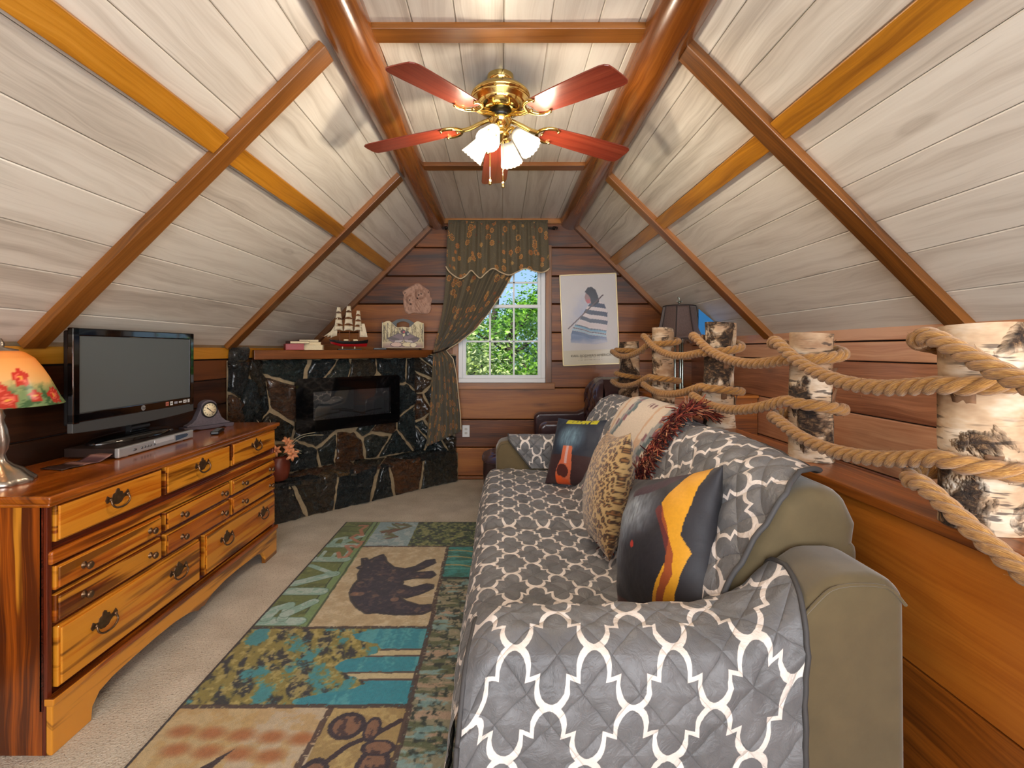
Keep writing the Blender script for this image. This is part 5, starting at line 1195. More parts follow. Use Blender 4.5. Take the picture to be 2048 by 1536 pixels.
g = NG('lit_bulb'); em = g.n('Emission', {'Color': (1, 0.9, 0.72, 1), 'Strength': 9.0}); g.t.links.new(em.outputs[0], g.out.inputs['Surface']); M_bulb = g.m
for az in (-112, -22, 68, 158):
    a = math.radians(az); d = Vector((math.cos(a), math.sin(a), 0)); c0 = Vector((0, 0, fz(2.335)))
    axis = (d * 0.68 + Vector((0, 0, -0.74))).normalized(); q0 = c0 + d * 0.075 + Vector((0, 0, -0.012))
    m = MB(); m.tube(catmull([c0 + d * 0.03, c0 + d * 0.06 + Vector((0, 0, 0.014)), q0], 5), 0.008, 10); m.lathe([(0.024, -0.008), (0.027, 0.004), (0.026, 0.018), (0.0, 0.02)], 20, q0, axis.to_track_quat('Z', 'Y').to_matrix().to_4x4()); m.build('lamp_arm', M_brass, fan)
    Mx = axis.to_track_quat('Z', 'Y').to_matrix().to_4x4(); m = MB()
    pf = [(0.026, 0.0), (0.030, 0.018), (0.038, 0.05), (0.046, 0.085), (0.055, 0.112)]
    n = 48; pts = []
    for j, (r, z) in enumerate(pf):
        for k in range(n):
            th = 2 * PI * k / n; rr_ = r * (1 + 0.02 * math.cos(24 * th)); zz_ = z + (0.005 * abs(math.sin(8 * th)) if j == 4 else 0); pts.append(q0 + Mx @ Vector((rr_ * math.cos(th), rr_ * math.sin(th), zz_)))
    m.grid(pts, n, 5, lambda i, j: (pf[j][1], i / n), 0, True, False, None, True); gs = m.build('glass_shade', M_shade, fan, solid=0.002)
    m = MB(); m.ball(q0 + axis * 0.06, 0.021, 14, 10, 0, (1, 1, 1)); m.build('bulb', M_bulb, gs)
    L = lamp('fan_bulb_light', 'POINT', q0 + axis * 0.138, 10, (1.0, 0.84, 0.64), shadow_soft_size=0.035); L.parent = fan
for x, y, zl in ((-0.05, 0.03, 2.13), (0.012, -0.05, 2.09)):
    m = MB(); m.tube([(x, y, fz(2.31)), (x, y, fz(zl))], 0.0014, 5); o = m.build('pull_chain', M_brass, fan)
    m = MB(); m.lathe([(0.0, fz(zl)), (0.004, fz(zl - 0.008)), (0.0085, fz(zl - 0.03)), (0.004, fz(zl - 0.034)), (0, fz(zl - 0.035))], 12, (x, y, 0)); m.build('pull_fob', M_oldbrass if False else M_brass, o)

# ================================================================== WINDOW DRAPES
def mk_floral():
    g = NG('olive_floral_fabric'); uv = g.uv(); sp = g.n('SeparateXYZ', {0: uv})
    vo = g.n('TexVoronoi', {'Vector': uv, 'Scale': 13.0, 'Randomness': 0.8}); d = vo.outputs['Distance']; rc = g.n('SeparateColor', {0: vo.outputs['Color']})
    dv_ = g.n('VectorMath', {0: g.scale(uv, 13, 13), 1: g.scale(vo.outputs['Position'], 13, 13)}, operation='SUBTRACT'); s2 = g.n('SeparateXYZ', {0: dv_.outputs[0]})
    ang = g.math('ARCTAN2', s2.outputs[1], s2.outputs[0]); pet = g.math('ABSOLUTE', g.math('SINE', g.math('MULTIPLY', ang, 4.0)))
    rad = g.math('ADD', g.math('MULTIPLY', pet, 0.14), g.math('MULTIPLY', rc.outputs[0], 0.22)); rad = g.math('ADD', rad, 0.11)
    e = g.math('ABSOLUTE', g.math('SUBTRACT', d, rad)); ring = g.math('LESS_THAN', e, 0.05); inr = g.math('LESS_THAN', d, g.math('MULTIPLY', rad, 0.55))
    has = g.math('GREATER_THAN', rc.outputs[1], 0.10)
    fc = g.ramp(rc.outputs[2], [(0.0, S(214, 148, 70)), (0.45, S(196, 116, 54)), (0.5, S(118, 44, 32)), (0.66, S(140, 52, 36)), (0.7, S(190, 150, 84)), (1.0, S(206, 146, 80))])
    v2 = g.n('TexVoronoi', {'Vector': g.scale(uv, 1, 1, 1, (0.37, 0.21, 0)), 'Scale': 23.0}, feature='DISTANCE_TO_EDGE'); vine = g.math('LESS_THAN', v2.outputs[0], 0.018)
    base = g.ramp(g.noise(g.scale(uv, 300, 300), 1, 2), [(0.3, S(84, 74, 54)), (0.7, S(104, 94, 72))])
    c = g.mix(g.math('MULTIPLY', vine, 0.35), base, S(130, 110, 74))
    c = g.mix(g.math('MULTIPLY', ring, has), c, fc); c = g.mix(g.math('MULTIPLY', g.math('MULTIPLY', inr, has), 0.8), c, g.mix(0.5, fc, S(110, 48, 34)))
    g.set(Base_Color=c, Roughness=0.75); g.b.inputs['Sheen Weight'].default_value = 0.2
    t = g.n('BsdfTranslucent', {'Color': c}); mx = g.n('MixShader', {0: 0.12, 1: g.b.outputs[0], 2: t.outputs[0]}); g.t.links.new(mx.outputs[0], g.out.inputs['Surface']); return g.m
M_floral = mk_floral(); M_trimcord = plain('cream_cord', S(206, 184, 150), 0.8, bump=0.4, bscale=200); M_iron = plain('dark_iron', S(36, 28, 24), 0.35, 0.8)
YC = 4.885
rodz = P(0, 456, YC).z
rod = thing('curtain_rod', 'dark iron curtain rod with scrolled ends above the window', 'curtain rod', (0, YC, rodz))
m = MB(); m.tube([(-0.525, 0, 0), (0.495, 0, 0)], 0.010, 12); m.build('pole', M_iron, rod)
for s, x in ((-1, -0.53), (1, 0.50)):
    m = MB(); m.ball((x + s * 0.012, 0, 0), 0.018, 12, 8); m.tube(catmull([(x, 0, 0), (x + s * 0.03, 0, 0.012), (x + s * 0.045, 0, 0), (x + s * 0.035, 0, -0.012)], 5), 0.006, 8); m.build('finial', M_iron, rod)
    m = MB(); m.tube([(x - s * 0.05, 0, 0), (x - s * 0.05, YF - YC - 0.004, 0)], 0.006, 8); m.build('bracket', M_iron, rod)
tab = [(440, 897, 1096), (452, 896, 1094), (500, 894, 1070), (551, 892, 1024), (590, 889, 1002), (628, 884, 976), (660, 877, 950), (685, 870, 918), (701, 867, 892), (717, 866, 906), (750, 864, 913), (791, 862, 917), (830, 858, 921), (862, 855, 922), (893, 853, 924)]
ty = np.array([t[0] for t in tab]); NYC, NXC = 150, 110; pts = []; U_ = np.zeros((NYC, NXC)); V_ = np.zeros((NYC, NXC))
rt = lambda a, b, k: np.interp(k, ty, [t[b] for t in tab])
for j in range(NYC):
    for i in range(NXC):
        u = i / (NXC - 1); ybot = 893 - 31 * u; k = 440 + (ybot - 440) * j / (NYC - 1); l, r = float(rt(0, 1, k)), float(rt(0, 2, k)); x = l + (r - l) * u; wpx = r - l
        amp = 0.010 + 0.020 * min(1, (260 - wpx) / 260) if k < 700 else 0.016 + 0.012 * min(1, (k - 700) / 100)
        ph = u * 2 * PI * 5.5 + 0.5 * math.sin(k * 0.012); dep = amp * math.sin(ph) + 0.3 * amp * math.sin(ph * 2.3 + 1)
        tie = math.exp(-((k - 701) / 14) ** 2); pts.append(P(x, k, YC - 0.016 + dep * (1 - 0.5 * tie) + 0.02 * tie)); U_[j, i] = u * 0.85; V_[j, i] = (k - 440) / 1000 * 4.9
m = MB(); m.grid(pts, NXC, NYC, lambda i, j: (float(U_[j, i]), float(V_[j, i])))
cp = thing('curtain', 'olive floral curtain panel pulled to the left and tied back', 'curtain', P(895, 560, YC))
into(m.build('drape', M_floral, solid=0.002), cp)
m = MB(); m.tube([pts[j * NXC + NXC - 1] for j in range(20, NYC, 2)], 0.005, 6); into(m.build('edge_cord', M_trimcord), cp)
tb = thing('curtain_tieback', 'dark iron tieback hook holding the gathered floral curtain', 'tieback', P(869, 703, YC + 0.02))
c_ = P(880, 702, YC - 0.0); m = MB(); m.tube(catmull([Vector(P(867, 704, YC + 0.105)), Vector(P(864, 706, YC + 0.02)), Vector(P(868, 706, YC - 0.05)), Vector(P(880, 703, YC - 0.062)), Vector(P(892, 698, YC - 0.05)), Vector(P(898, 694, YC - 0.01))], 6), 0.006, 8); into(m.build('hook', M_iron), tb)
m = MB(); m.ball(P(867, 704, YC + 0.106), 0.014, 12, 8); into(m.build('wall_boss', M_iron), tb)
# valance with a scalloped, corded hem
vb = [(892, 533), (900, 545), (919, 557), (931, 552), (942, 541), (952, 550), (961, 556), (972, 546), (986, 537), (1002, 545), (1018, 550), (1034, 544), (1050, 537), (1068, 542), (1083, 545), (1094, 541), (1099, 536)]
vb = [(p.x, p.y) for p in catmull([(a, b, 0) for a, b in vb], 6)]; bx = np.array([p[0] for p in vb]); by = np.array([p[1] for p in vb]); NXV, NYV = 150, 40; pts = []; UV_ = []
for j in range(NYV):
    for i in range(NXV):
        u = i / (NXV - 1); xb = 892 + 207 * u; xt = 897 + 197 * u; v = j / (NYV - 1); x = xt + (xb - xt) * v ** 0.6; yb = float(np.interp(xb, bx, by)); ytp = 444 + 2.5 * math.sin(u * 60) * (1 if v < 0.05 else 0)
        k = ytp + (yb - ytp) * v; dep = 0.018 * math.sin(u * 2 * PI * 7 + 0.6 * math.sin(v * 2)) * (0.45 + 0.55 * v) + 0.009 * math.sin(u * 2 * PI * 17) * (1 - v * 0.6) + 0.012 * math.exp(-((k - 456) / 9) ** 2)
        pts.append(P(x, k, YC - 0.058 - dep * 0.9)); UV_.append((u * 1.3 + 3.3, v * 0.5 + 2.2))
va = thing('valance', 'olive floral valance with a scalloped corded hem across the window top', 'valance', P(997, 456, YC - 0.04))
m = MB(); m.grid(pts, NXV, NYV, lambda i, j: UV_[j * NXV + i]); into(m.build('valance_cloth', M_floral, solid=0.002), va)
m = MB(); m.tube(pts[-NXV:], 0.0065, 7); into(m.build('hem_cord', M_trimcord), va)

# ================================================================== POSTER, PLAQUE, OUTLETS
po = thing('framed_poster', 'tall framed poster of a figure in a striped blanket hung beside the window', 'poster', P(1179, 639, YF - 0.012), (0, math.radians(-2.3), 0))
pw, ph = 0.285, 0.455
m = MB(); f = 0.010
m.box((-pw, -0.010, -ph), (-pw + f, 0.008, ph), 2); m.box((pw - f, -0.010, -ph), (pw, 0.008, ph), 2); m.box((-pw, -0.010, -ph), (pw, 0.008, -ph + f), 0); m.box((-pw, -0.010, ph - f), (pw, 0.008, ph), 0)
m.build('frame', plain('pale_gold_frame', S(214, 196, 150), 0.35, 0.4), po, bevel=0.002)
NXP, NYP = 130, 205; U, V = np.meshgrid(np.linspace(-1, 1, NXP), np.linspace(-1, 1, NYP)); x, y = U.ravel(), V.ravel(); img = np.tile(np.array([206., 200, 198]), (len(x), 1)); nz = fbm(x * 4, y * 6, 3)
put(img, np.clip(1.1 - np.hypot((x + 0.1) / 0.75, (y - 0.05) / 0.62), 0, 1) * nz * 1.1, (150, 160, 196)); put(img, y < -0.68, (206, 196, 168), 0.8)
body = [(-0.72, -0.50), (-0.70, -0.32), (-0.62, -0.18), (-0.40, -0.02), (-0.22, 0.14), (-0.05, 0.30), (0.10, 0.40), (0.34, 0.42), (0.56, 0.34), (0.66, 0.16), (0.64, -0.10), (0.58, -0.34), (0.62, -0.52), (0.2, -0.56), (-0.3, -0.53)]
ins = inpoly(x + 0.03 * (nz - 0.5), y, body); put(img, ins, (214, 202, 202))
q = y + 0.22 * x * (x < 0) + 0.10 * np.abs(x + 0.2) ** 1.5
for a, b, c in ((0.30, 0.40, (48, 58, 84)), (0.12, 0.22, (46, 52, 76)), (-0.06, 0.03, (44, 50, 74)), (-0.215, -0.19, (46, 54, 80)), (-0.255, -0.215, (120, 168, 196)), (-0.29, -0.265, (40, 50, 80)), (-0.33, -0.30, (150, 190, 210)), (-0.9, -0.34, (70, 94, 134))): put(img, ins & (q > a) & (q < b), c)
put(img, ins & (q < -0.42), (140, 156, 190), 0.55); put(img, np.clip((-0.44 - y + 0.1 * nz) * 8, 0, 1) * ins, (196, 192, 204), 0.8)
hair = [(-0.14, 0.62), (-0.02, 0.72), (0.12, 0.73), (0.26, 0.66), (0.34, 0.52), (0.38, 0.38), (0.20, 0.30), (0.08, 0.36), (0.05, 0.50), (-0.06, 0.58)]
face = [(-0.10, 0.60), (-0.15, 0.50), (-0.11, 0.40), (-0.02, 0.36), (0.10, 0.36), (0.14, 0.55)]; put(img, inpoly(x, y, face), (150, 116, 116)); put(img, inpoly(x, y, [(-0.12, 0.44), (0.04, 0.46), (0.04, 0.37), (-0.06, 0.36)]), (190, 84, 92), 0.8); put(img, inpoly(x, y, hair), (38, 38, 50))
put(img, segd(x, y * 1.6, [(-0.78, -0.30), (0.52, 0.86)]) < 0.022, (84, 64, 68))
for yy, w_, t_b in ((-0.855, 0.40, 0.006), (-0.905, 0.46, 0.005)): put(img, (np.abs(y - yy) < t_b) & (np.abs(x) < w_) & (vnoise(x * 60, y * 0 + 3, 5) > 0.35), (120, 112, 100), 0.7)
m = MB(); m.grid([((a * (pw - f)), -0.003, b * (ph - f)) for a, b in zip(x, y)], NXP, NYP); pr = m.build('print', printed('poster_print', 0.25, 200, 0.0, 0, 0.02), po, col=img)
vs, fs = text_mesh("KARL BODMER'S AMERICA", 0.034, 'CENTER', 0.0001); m = MB(); m.add([Vector((p.x, -0.0036, p.y - 0.36)) for p in vs], fs); m.build('lettering', plain('grey_ink', S(110, 102, 92), 0.7), pr, fix=False)
m = MB(); m.box((-pw + 0.003, 0.0, -ph + 0.003), (pw - 0.003, 0.006, ph - 0.003)); m.build('backing_board', M_cream, po)

pq = thing('wall_plaque', 'pinkish stone plaque carved with two bear cubs above the magazine holder', 'plaque', P(835, 597, YF - 0.004))
ol = [(1300, 190), (1380, 135), (1470, 85), (1545, 50), (1640, 110), (1720, 170), (1740, 260), (1765, 300), (1745, 400), (1755, 440), (1720, 520), (1640, 535), (1560, 530), (1470, 522), (1400, 540), (1340, 490), (1320, 400), (1310, 300), (1322, 250)]
ol = [((640 + a * 0.127 - 835) * 0.005, -(560 + b * 0.127 - 597) * 0.005) for a, b in ol]; olc = [(p.x, p.y) for p in catmull([(a, b, 0) for a, b in ol], 5, True)]; n = len(olc); cx = sum(p[0] for p in olc) / n; cz = sum(p[1] for p in olc) / n
pts = []; hts = []
def relief(x, z):
    h = 0.020
    for (ax, az, r, e, s) in ((0.030, 0.035, 0.055, 0.9, 0.034), (0.012, 0.010, 0.026, 1, 0.030), (0.062, 0.070, 0.02, 1, 0.020), (0.0, 0.075, 0.02, 1, 0.018), (-0.068, -0.012, 0.046, 1, 0.030), (-0.062, -0.046, 0.024, 1, 0.030), (-0.10, 0.025, 0.017, 1, 0.016), (0.05, -0.085, 0.09, 0.75, 0.016), (-0.04, -0.10, 0.06, 0.7, 0.014)):
        d = math.hypot(x - ax, (z - az) / e) / r
        if d < 1: h = max(h, 0.016 + s * (1 - d * d) ** 0.6)
    return h + 0.003 * (fbm(np.array([x * 60]), np.array([z * 60]), 5)[0] - 0.5) + 0.003 * math.sin(x * 240 + z * 160) * (1 if z < -0.02 and x > -0.03 else 0)
for f_ in np.linspace(1, 0.02, 44):
    for (a, b) in olc: X = cx + (a - cx) * f_; Z = cz + (b - cz) * f_; h = relief(X, Z) * min(1, 0.6 + (1 - f_) * 6); pts.append((X, -h, Z)); hts.append(h)
for (a, b) in olc: pts.append((a, 0.002, b)); hts.append(0)
hts = np.array(hts); xs = np.array([p[0] for p in pts]); zs = np.array([p[2] for p in pts])
img = np.tile(np.array([190., 148, 126]), (len(pts), 1)); put(img, fbm(xs * 40, zs * 40, 2) * 0.7, (206, 168, 146)); put(img, fbm(xs * 70, zs * 30, 9) > 0.56, (150, 110, 92), 0.5)
for (ax, az) in ((0.020, 0.030), (0.044, 0.040), (0.008, -0.002), (-0.07, -0.02), (-0.06, -0.058), (-0.122, 0.055), (0.112, 0.062)): put(img, np.hypot(xs - ax, zs - az) < 0.0075, (48, 34, 30))
m = MB(); m.grid(pts[:-n], n, 44, None, 0, True, False, None, True); back = len(m.v); m.v += [tuple(p) for p in pts[-n:]]
m.add([pts[i] for i in range(n)] + pts[-n:], [(i, (i + 1) % n, n + (i + 1) % n, n + i) for i in range(n)]); img = np.vstack([img, img[:n], img[-n:]])
m.build('carved_stone', printed('carved_stone_col', 0.8, 180, 0.4), pq, col=img)

def outlet(label, px, py, w=0.072, h=0.116, kids=True, loc=None):
    o = thing('wall_outlet', label, 'outlet', loc or P(px, py, YF - 0.001)); m = MB(); m.box((-w / 2, -0.006, -h / 2), (w / 2, 0, h / 2)); m.build('cover_plate', M_whitep, o, bevel=0.002)
    if kids:
        for z in (-0.02, 0.02):
            m = MB(); m.prism([(0.017 * math.cos(a), z + 0.014 * math.sin(a)) for a in np.linspace(0, 2 * PI, 16, endpoint=False)], -0.008, -0.005, (0, 2, 1)); r = m.build('receptacle', plain('ivory', S(206, 204, 198), 0.4), o)
            m = MB()
            for x in (-0.006, 0.006): m.box((x - 0.0012, -0.0086, z - 0.003), (x + 0.0012, -0.0078, z + 0.006))
            m.build('slots', M_black, r)
outlet('white wall outlet low on the far wall right of the curtain', 932, 862)
outlet('small white switch plate partly hidden behind the leather armchair', 1168, 837, 0.05, 0.05, False)

# ================================================================== BIRCH POSTS AND ROPES
def mk_birch():
    g = NG('birch_bark'); o = g.obj(); oi = g.n('ObjectInfo').outputs['Random']
    off = g.n('CombineXYZ', {0: g.math('MULTIPLY', oi, 17), 1: g.math('MULTIPLY', oi, 31), 2: g.math('MULTIPLY', oi, 9)}); v = g.n('VectorMath', {0: o, 1: off.outputs[0]}, operation='ADD').outputs[0]
    base = g.ramp(g.noise(g.scale(v, 6, 6, 14), 1.0, 4, 0.6), [(0.3, S(146, 112, 82)), (0.48, S(186, 158, 126)), (0.62, S(210, 194, 172)), (0.75, S(222, 216, 206))])
    len_ = g.ramp(g.noise(g.scale(v, 16, 16, 130), 1.0, 2, 0.5), [(0.56, (0, 0, 0)), (0.62, (1, 1, 1))]); msk = g.ramp(g.noise(g.scale(v, 7, 7, 9), 1.0, 2), [(0.42, (0, 0, 0)), (0.55, (1, 1, 1))])
    c = g.mix(g.math('MULTIPLY', g.math('MULTIPLY', len_, msk), 0.85), base, S(52, 40, 34))
    pn = g.noise(g.scale(v, 6.5, 6.5, 6.0), 1.0, 5, 0.55, 0.4); pat = g.ramp(pn, [(0.51, (0, 0, 0)), (0.56, (1, 1, 1))])
    rough = g.noise(g.scale(v, 40, 40, 75), 1.0, 5, 0.7, 0.7); pc = g.ramp(rough, [(0.36, S(30, 22, 18)), (0.52, S(74, 54, 38)), (0.66, S(150, 116, 80)), (0.76, S(196, 172, 140))])
    c = g.mix(pat, c, pc); g.set(Base_Color=c, Roughness=0.75)
    h = g.math('ADD', g.math('MULTIPLY', g.math('MULTIPLY', rough, pat), 1.6), g.math('ADD', g.math('MULTIPLY', pat, 0.35), g.math('MULTIPLY', g.noise(g.scale(v, 14, 14, 60), 1.0, 3), 0.25))); g.bump(h, 1.0, 0.012); return g.m
M_birch = mk_birch(); M_cut = plain('cut_birch_end', S(196, 158, 108), 0.8, var=0.15, bscale=30); M_peel = plain('peeling_bark', S(112, 80, 54), 0.8, var=0.4, bscale=40)
posts = [(1.005, 3.94, 0.075, 1.365, 'birch log post farthest along the ledge, nearest the framed poster'), (1.04, 3.22, 0.068, 1.44, 'second birch log post from the far end, in front of the floor lamp'),
         (1.055, 2.42, 0.070, 1.432, 'middle birch log post with a smooth pale top band'), (1.052, 1.70, 0.066, 1.357, 'pale papery birch log post, second from the near end of the ledge'), (1.012, 1.055, 0.070, 1.352, 'nearest birch log post with big dark gnarled patches at the right edge')]
LZ = HZ + 0.0005
for k, (x, y, r, top, lab) in enumerate(posts):
    t = thing('birch_post', lab, 'post', (x, y, LZ), (0, 0, (0.0, 1.3, 2.6, 3.9, 4.1)[k]), 'birch log posts standing on the half wall ledge'); rd = random.Random(k + 40); H = top - LZ; m = MB(); n = 48; nzv = 46; pts = []
    ph_ = [rd.uniform(0, 6) for _ in range(6)]; kn = [(rd.uniform(0, 6.28), rd.uniform(0.05, H - 0.05), rd.uniform(0.003, 0.007)) for _ in range(6)]
    for j in range(nzv):
        z = H * j / (nzv - 1)
        for i in range(n):
            th = 2 * PI * i / n; rr_ = r * (1 + 0.02 * math.sin(2 * th + ph_[0]) + 0.015 * math.sin(3 * th + 8 * z + ph_[1]) + 0.02 * math.sin(11 * z + ph_[2]) + 0.05 * math.exp(-z / 0.03))
            rr_ += 0.006 * (fbm(np.array([th * 3 + 5 * k]), np.array([z * 26]), k)[0] - 0.5)
            for (a, b, e) in kn: dth = (th - a + PI) % (2 * PI) - PI; rr_ += e * math.exp(-(dth / 0.35) ** 2 - ((z - b) / 0.035) ** 2)
            pts.append((rr_ * math.cos(th) + 0.004 * math.sin(9 * z), rr_ * math.sin(th), z + (0.004 * math.sin(th + ph_[3]) if j == nzv - 1 else 0)))
    m.grid(pts, n, nzv, None, 0, True, False, None, True); m.build('bark', M_birch, t)
    m = MB(); ring = pts[-n:]; m.add(ring + [(p[0] * 0.5, p[1] * 0.5, p[2] - 0.0005) for p in ring] + [(0, 0, H)], [(i, (i + 1) % n, n + (i + 1) % n, n + i) for i in range(n)] + [(n + i, n + (i + 1) % n, 2 * n) for i in range(n)]); m.build('cut_end', M_cut, t)
    m = MB()
    for q_ in range(7):
        th = rd.uniform(0, 6.28); z = rd.uniform(0.06, H - 0.04); w = rd.uniform(0.010, 0.022); h = rd.uniform(0.02, 0.06); P_ = []
        for a in range(5):
            for b in range(4):
                an = th + (a / 4 - 0.5) * w * 2 / r; o_ = r * 1.03 + 0.012 * (b / 3) ** 2 * rd.uniform(0.3, 1.0); P_.append((o_ * math.cos(an), o_ * math.sin(an), z + h * (b / 3 - 0.5) + rd.uniform(-0.003, 0.003)))
        m.grid(P_, 4, 5)
    m.build('bark_flakes', M_peel, t, solid=0.001, fix=False)
g = NG('manila_rope'); uv = g.uv(); n1 = g.noise(g.scale(uv, 60, 700), 1.0, 3, 0.6); c = g.ramp(n1, [(0.3, S(104, 66, 22)), (0.5, S(162, 112, 48)), (0.7, S(206, 160, 86))]); g.set(Base_Color=c, Roughness=0.8); g.b.inputs['Sheen Weight'].default_value = 0.3; g.bump(n1, 0.8, 0.003); M_rope = g.m
def rope(label, zin, zout, sag, zend, R=0.0195):
    t = thing('rope', label, 'rope', (posts[0][0], posts[0][1], zin[0])); ctrl = []
    for k, (x, y, r, top, _) in enumerate(posts):
        Ra = r * 1.05 + R; N = 14; a0 = PI * (0.5 if k == 0 else 0.98)
        for i in range(N + 1):
            f = i / N; a = a0 + (3 * PI + 0.10 - a0) * f; rr_ = Ra + (R * 1.7 * f ** 3 if abs(zin[k] - zout[k]) < 0.085 else R * 0.8 * f ** 3); ctrl.append(Vector((x + rr_ * math.cos(a), y + rr_ * math.sin(a), zin[k] + (zout[k] - zin[k]) * (3 * f * f - 2 * f ** 3))))
        if k < len(posts) - 1: x2, y2, r2 = posts[k + 1][:3]; tgt = Vector((x2 - r2 * 1.05 - R, y2 + 0.01, zin[k + 1]))
        else: tgt = Vector((posts[-1][0] - 0.09, 0.30, zend))
        p0 = ctrl[-1].copy()
        for f in ((0.2, 0.4, 0.6, 0.8) if k < len(posts) - 1 else (0.2, 0.4, 0.6, 0.8, 1.0)): p = p0.lerp(tgt, f); p.z -= sag * 4 * f * (1 - f); p.x -= 0.012 * 4 * f * (1 - f); ctrl.append(p)
    path = catmull(ctrl, 10); L = [0]
    for a, b in zip(path[:-1], path[1:]): L.append(L[-1] + (b - a).length)
    ns_ = int(L[-1] / 0.007); tt = np.linspace(0, L[-1], ns_); q = [np.interp(tt, L, [p[i] for p in path]) for i in range(3)]; C = [Vector((q[0][i], q[1][i], q[2][i])) for i in range(ns_)]
    T = [(C[min(i + 1, ns_ - 1)] - C[max(i - 1, 0)]).normalized() for i in range(ns_)]; a = T[0].orthogonal().normalized(); A = []
    for i in range(ns_): a = (a - T[i] * a.dot(T[i])).normalized(); A.append(a.copy())
    for s in range(3):
        m = MB(); pts = [C[i] + (A[i] * math.cos(-2 * PI * tt[i] / 0.105 + s * 2 * PI / 3) + T[i].cross(A[i]) * math.sin(-2 * PI * tt[i] / 0.105 + s * 2 * PI / 3)) * R * 0.50 for i in range(ns_)]
        m.tube(pts, R * 0.56, 9); o = into(m.build('strand', M_rope, fix=False), t)
    m = MB(); rd = random.Random(len(label))
    for _ in range(700):
        i = rd.randrange(ns_ - 1); d = (A[i] * rd.gauss(0, 1) + T[i].cross(A[i]) * rd.gauss(0, 1)).normalized(); p = C[i] + d * R * 0.95; m.tube([p, p + d * rd.uniform(0.003, 0.009) + T[i] * rd.uniform(-0.012, 0.012)], 0.0004, 3, caps=False)
    o = into(m.build('loose_fibres', M_rope, fix=False), t); o['kind'] = 'stuff'
rope('thick twisted manila rope looped round the tops of the birch posts', [1.30, 1.335, 1.285, 1.265, 1.225], [1.285, 1.385, 1.365, 1.325, 1.325], 0.055, 1.16)
rope('thick twisted manila rope looped round the lower part of the birch posts', [1.12, 1.125, 1.12, 1.125, 1.07], [1.05, 1.075, 1.075, 1.065, 1.012], 0.045, 0.80)
stg = thing('string', 'thin white string hanging in a loop from the lower rope', 'string', P(1371, 770, 2.72)); m = MB()
m.tube(catmull([P(1366, 772, 2.70), P(1368, 790, 2.72), P(1374, 806, 2.72), P(1378, 800, 2.72), P(1375, 775, 2.71)], 6), 0.0012, 5); m.tube(catmull([P(1383, 776, 2.7), P(1386, 795, 2.72), P(1392, 812, 2.74)], 6), 0.0012, 5); into(m.build('loop', M_whitep), stg)

# ================================================================== FLOOR LAMP AND ODDMENTS BEHIND THE STAIRWELL
fl = thing('floor_lamp', 'tall floor lamp with a dark bell shade behind the stairwell half wall', 'lamp', (1.50, 4.22, 0))
M_chrome = plain('aged_chrome', S(150, 160, 150), 0.2, 0.95)
m = MB(); m.lathe([(0.14, 0), (0.145, 0.012), (0.12, 0.03), (0.04, 0.045), (0.02, 0.07)], 32); m.build('lamp_foot', M_chrome, fl)
for a in range(3):
    x, y = 0.035 * math.cos(a * 2.094 + 0.4), 0.035 * math.sin(a * 2.094 + 0.4); m = MB(); m.lathe([(0.010, 0.05), (0.010, 0.9), (0.014, 0.91), (0.014, 0.94), (0.010, 0.95), (0.010, 1.36), (0.015, 1.37), (0.012, 1.43)], 14, (x, y, 0)); m.build('pole', M_chrome, fl)
m = MB(); m.tube([(0, 0, 1.36), (0, 0, 1.70)], 0.005, 8); m.ball((0, 0, 1.70), 0.010, 10, 8); m.tube(catmull([(-0.022, 0, 1.715), (-0.012, 0, 1.705), (0, 0, 1.715), (0.0, 0, 1.735), (-0.01, 0, 1.745), (-0.014, 0, 1.735)], 5), 0.004, 7); m.tube(catmull([(0, 0, 1.70), (0.016, 0, 1.712), (0.026, 0, 1.705)], 5), 0.004, 7); m.build('scroll_finial', M_chrome, fl)
M_shade2 = plain('brown_silk_shade', S(84, 64, 58), 0.6, bump=0.3, bscale=120, var=0.2, **{'Sheen Weight': 0.3})
m = MB(); nS = 8; pts = []; NV = 14
for j in range(NV):
    v = j / (NV - 1); r = 0.215 - 0.085 * v ** 0.55; z = 1.385 + 0.285 * v
    for k in range(nS * 6):
        th = 2 * PI * k / (nS * 6) + 0.3; seg = (k % 6) / 6; cr = math.cos(PI / nS) / math.cos((seg - 0.5) * 2 * PI / nS); pts.append((r * cr * math.cos(th), r * cr * math.sin(th), z - (0.012 * math.sin(PI * seg) * (1 - v) * -1)))
m.grid(pts, nS * 6, NV, None, 0, True, False, None, True); shd = m.build('lamp_shade', M_shade2, fl, solid=0.003)
m = MB()
for k in range(nS): m.tube([pts[j * nS * 6 + k * 6] for j in range(NV)], 0.005, 6)
m.tube([pts[(NV - 1) * nS * 6 + k % (nS * 6)] for k in range(nS * 6 + 1)], 0.006, 6); m.tube([pts[k % (nS * 6)] for k in range(nS * 6 + 1)], 0.005, 6); m.build('braid', plain('dark_braid', S(44, 34, 32), 0.8), shd)
m = MB(); rd = random.Random(5)
for k in range(nS * 6 * 3):
    p = Vector(pts[(k // 3) % (nS * 6)]).lerp(Vector(pts[(k // 3 + 1) % (nS * 6)]), (k % 3) / 3); m.tube([p, p + Vector((0, 0, -0.02 - 0.02 * abs(math.sin(k * 0.5))))], 0.0018, 4)
m.build('bead_fringe', plain('brown_beads', S(104, 78, 64), 0.5), shd)['kind'] = 'stuff'
pn = thing('blue_triangle', 'bright blue triangular shape showing beside the dark bell lampshade', 'cloth', P(1415, 640, 4.12))
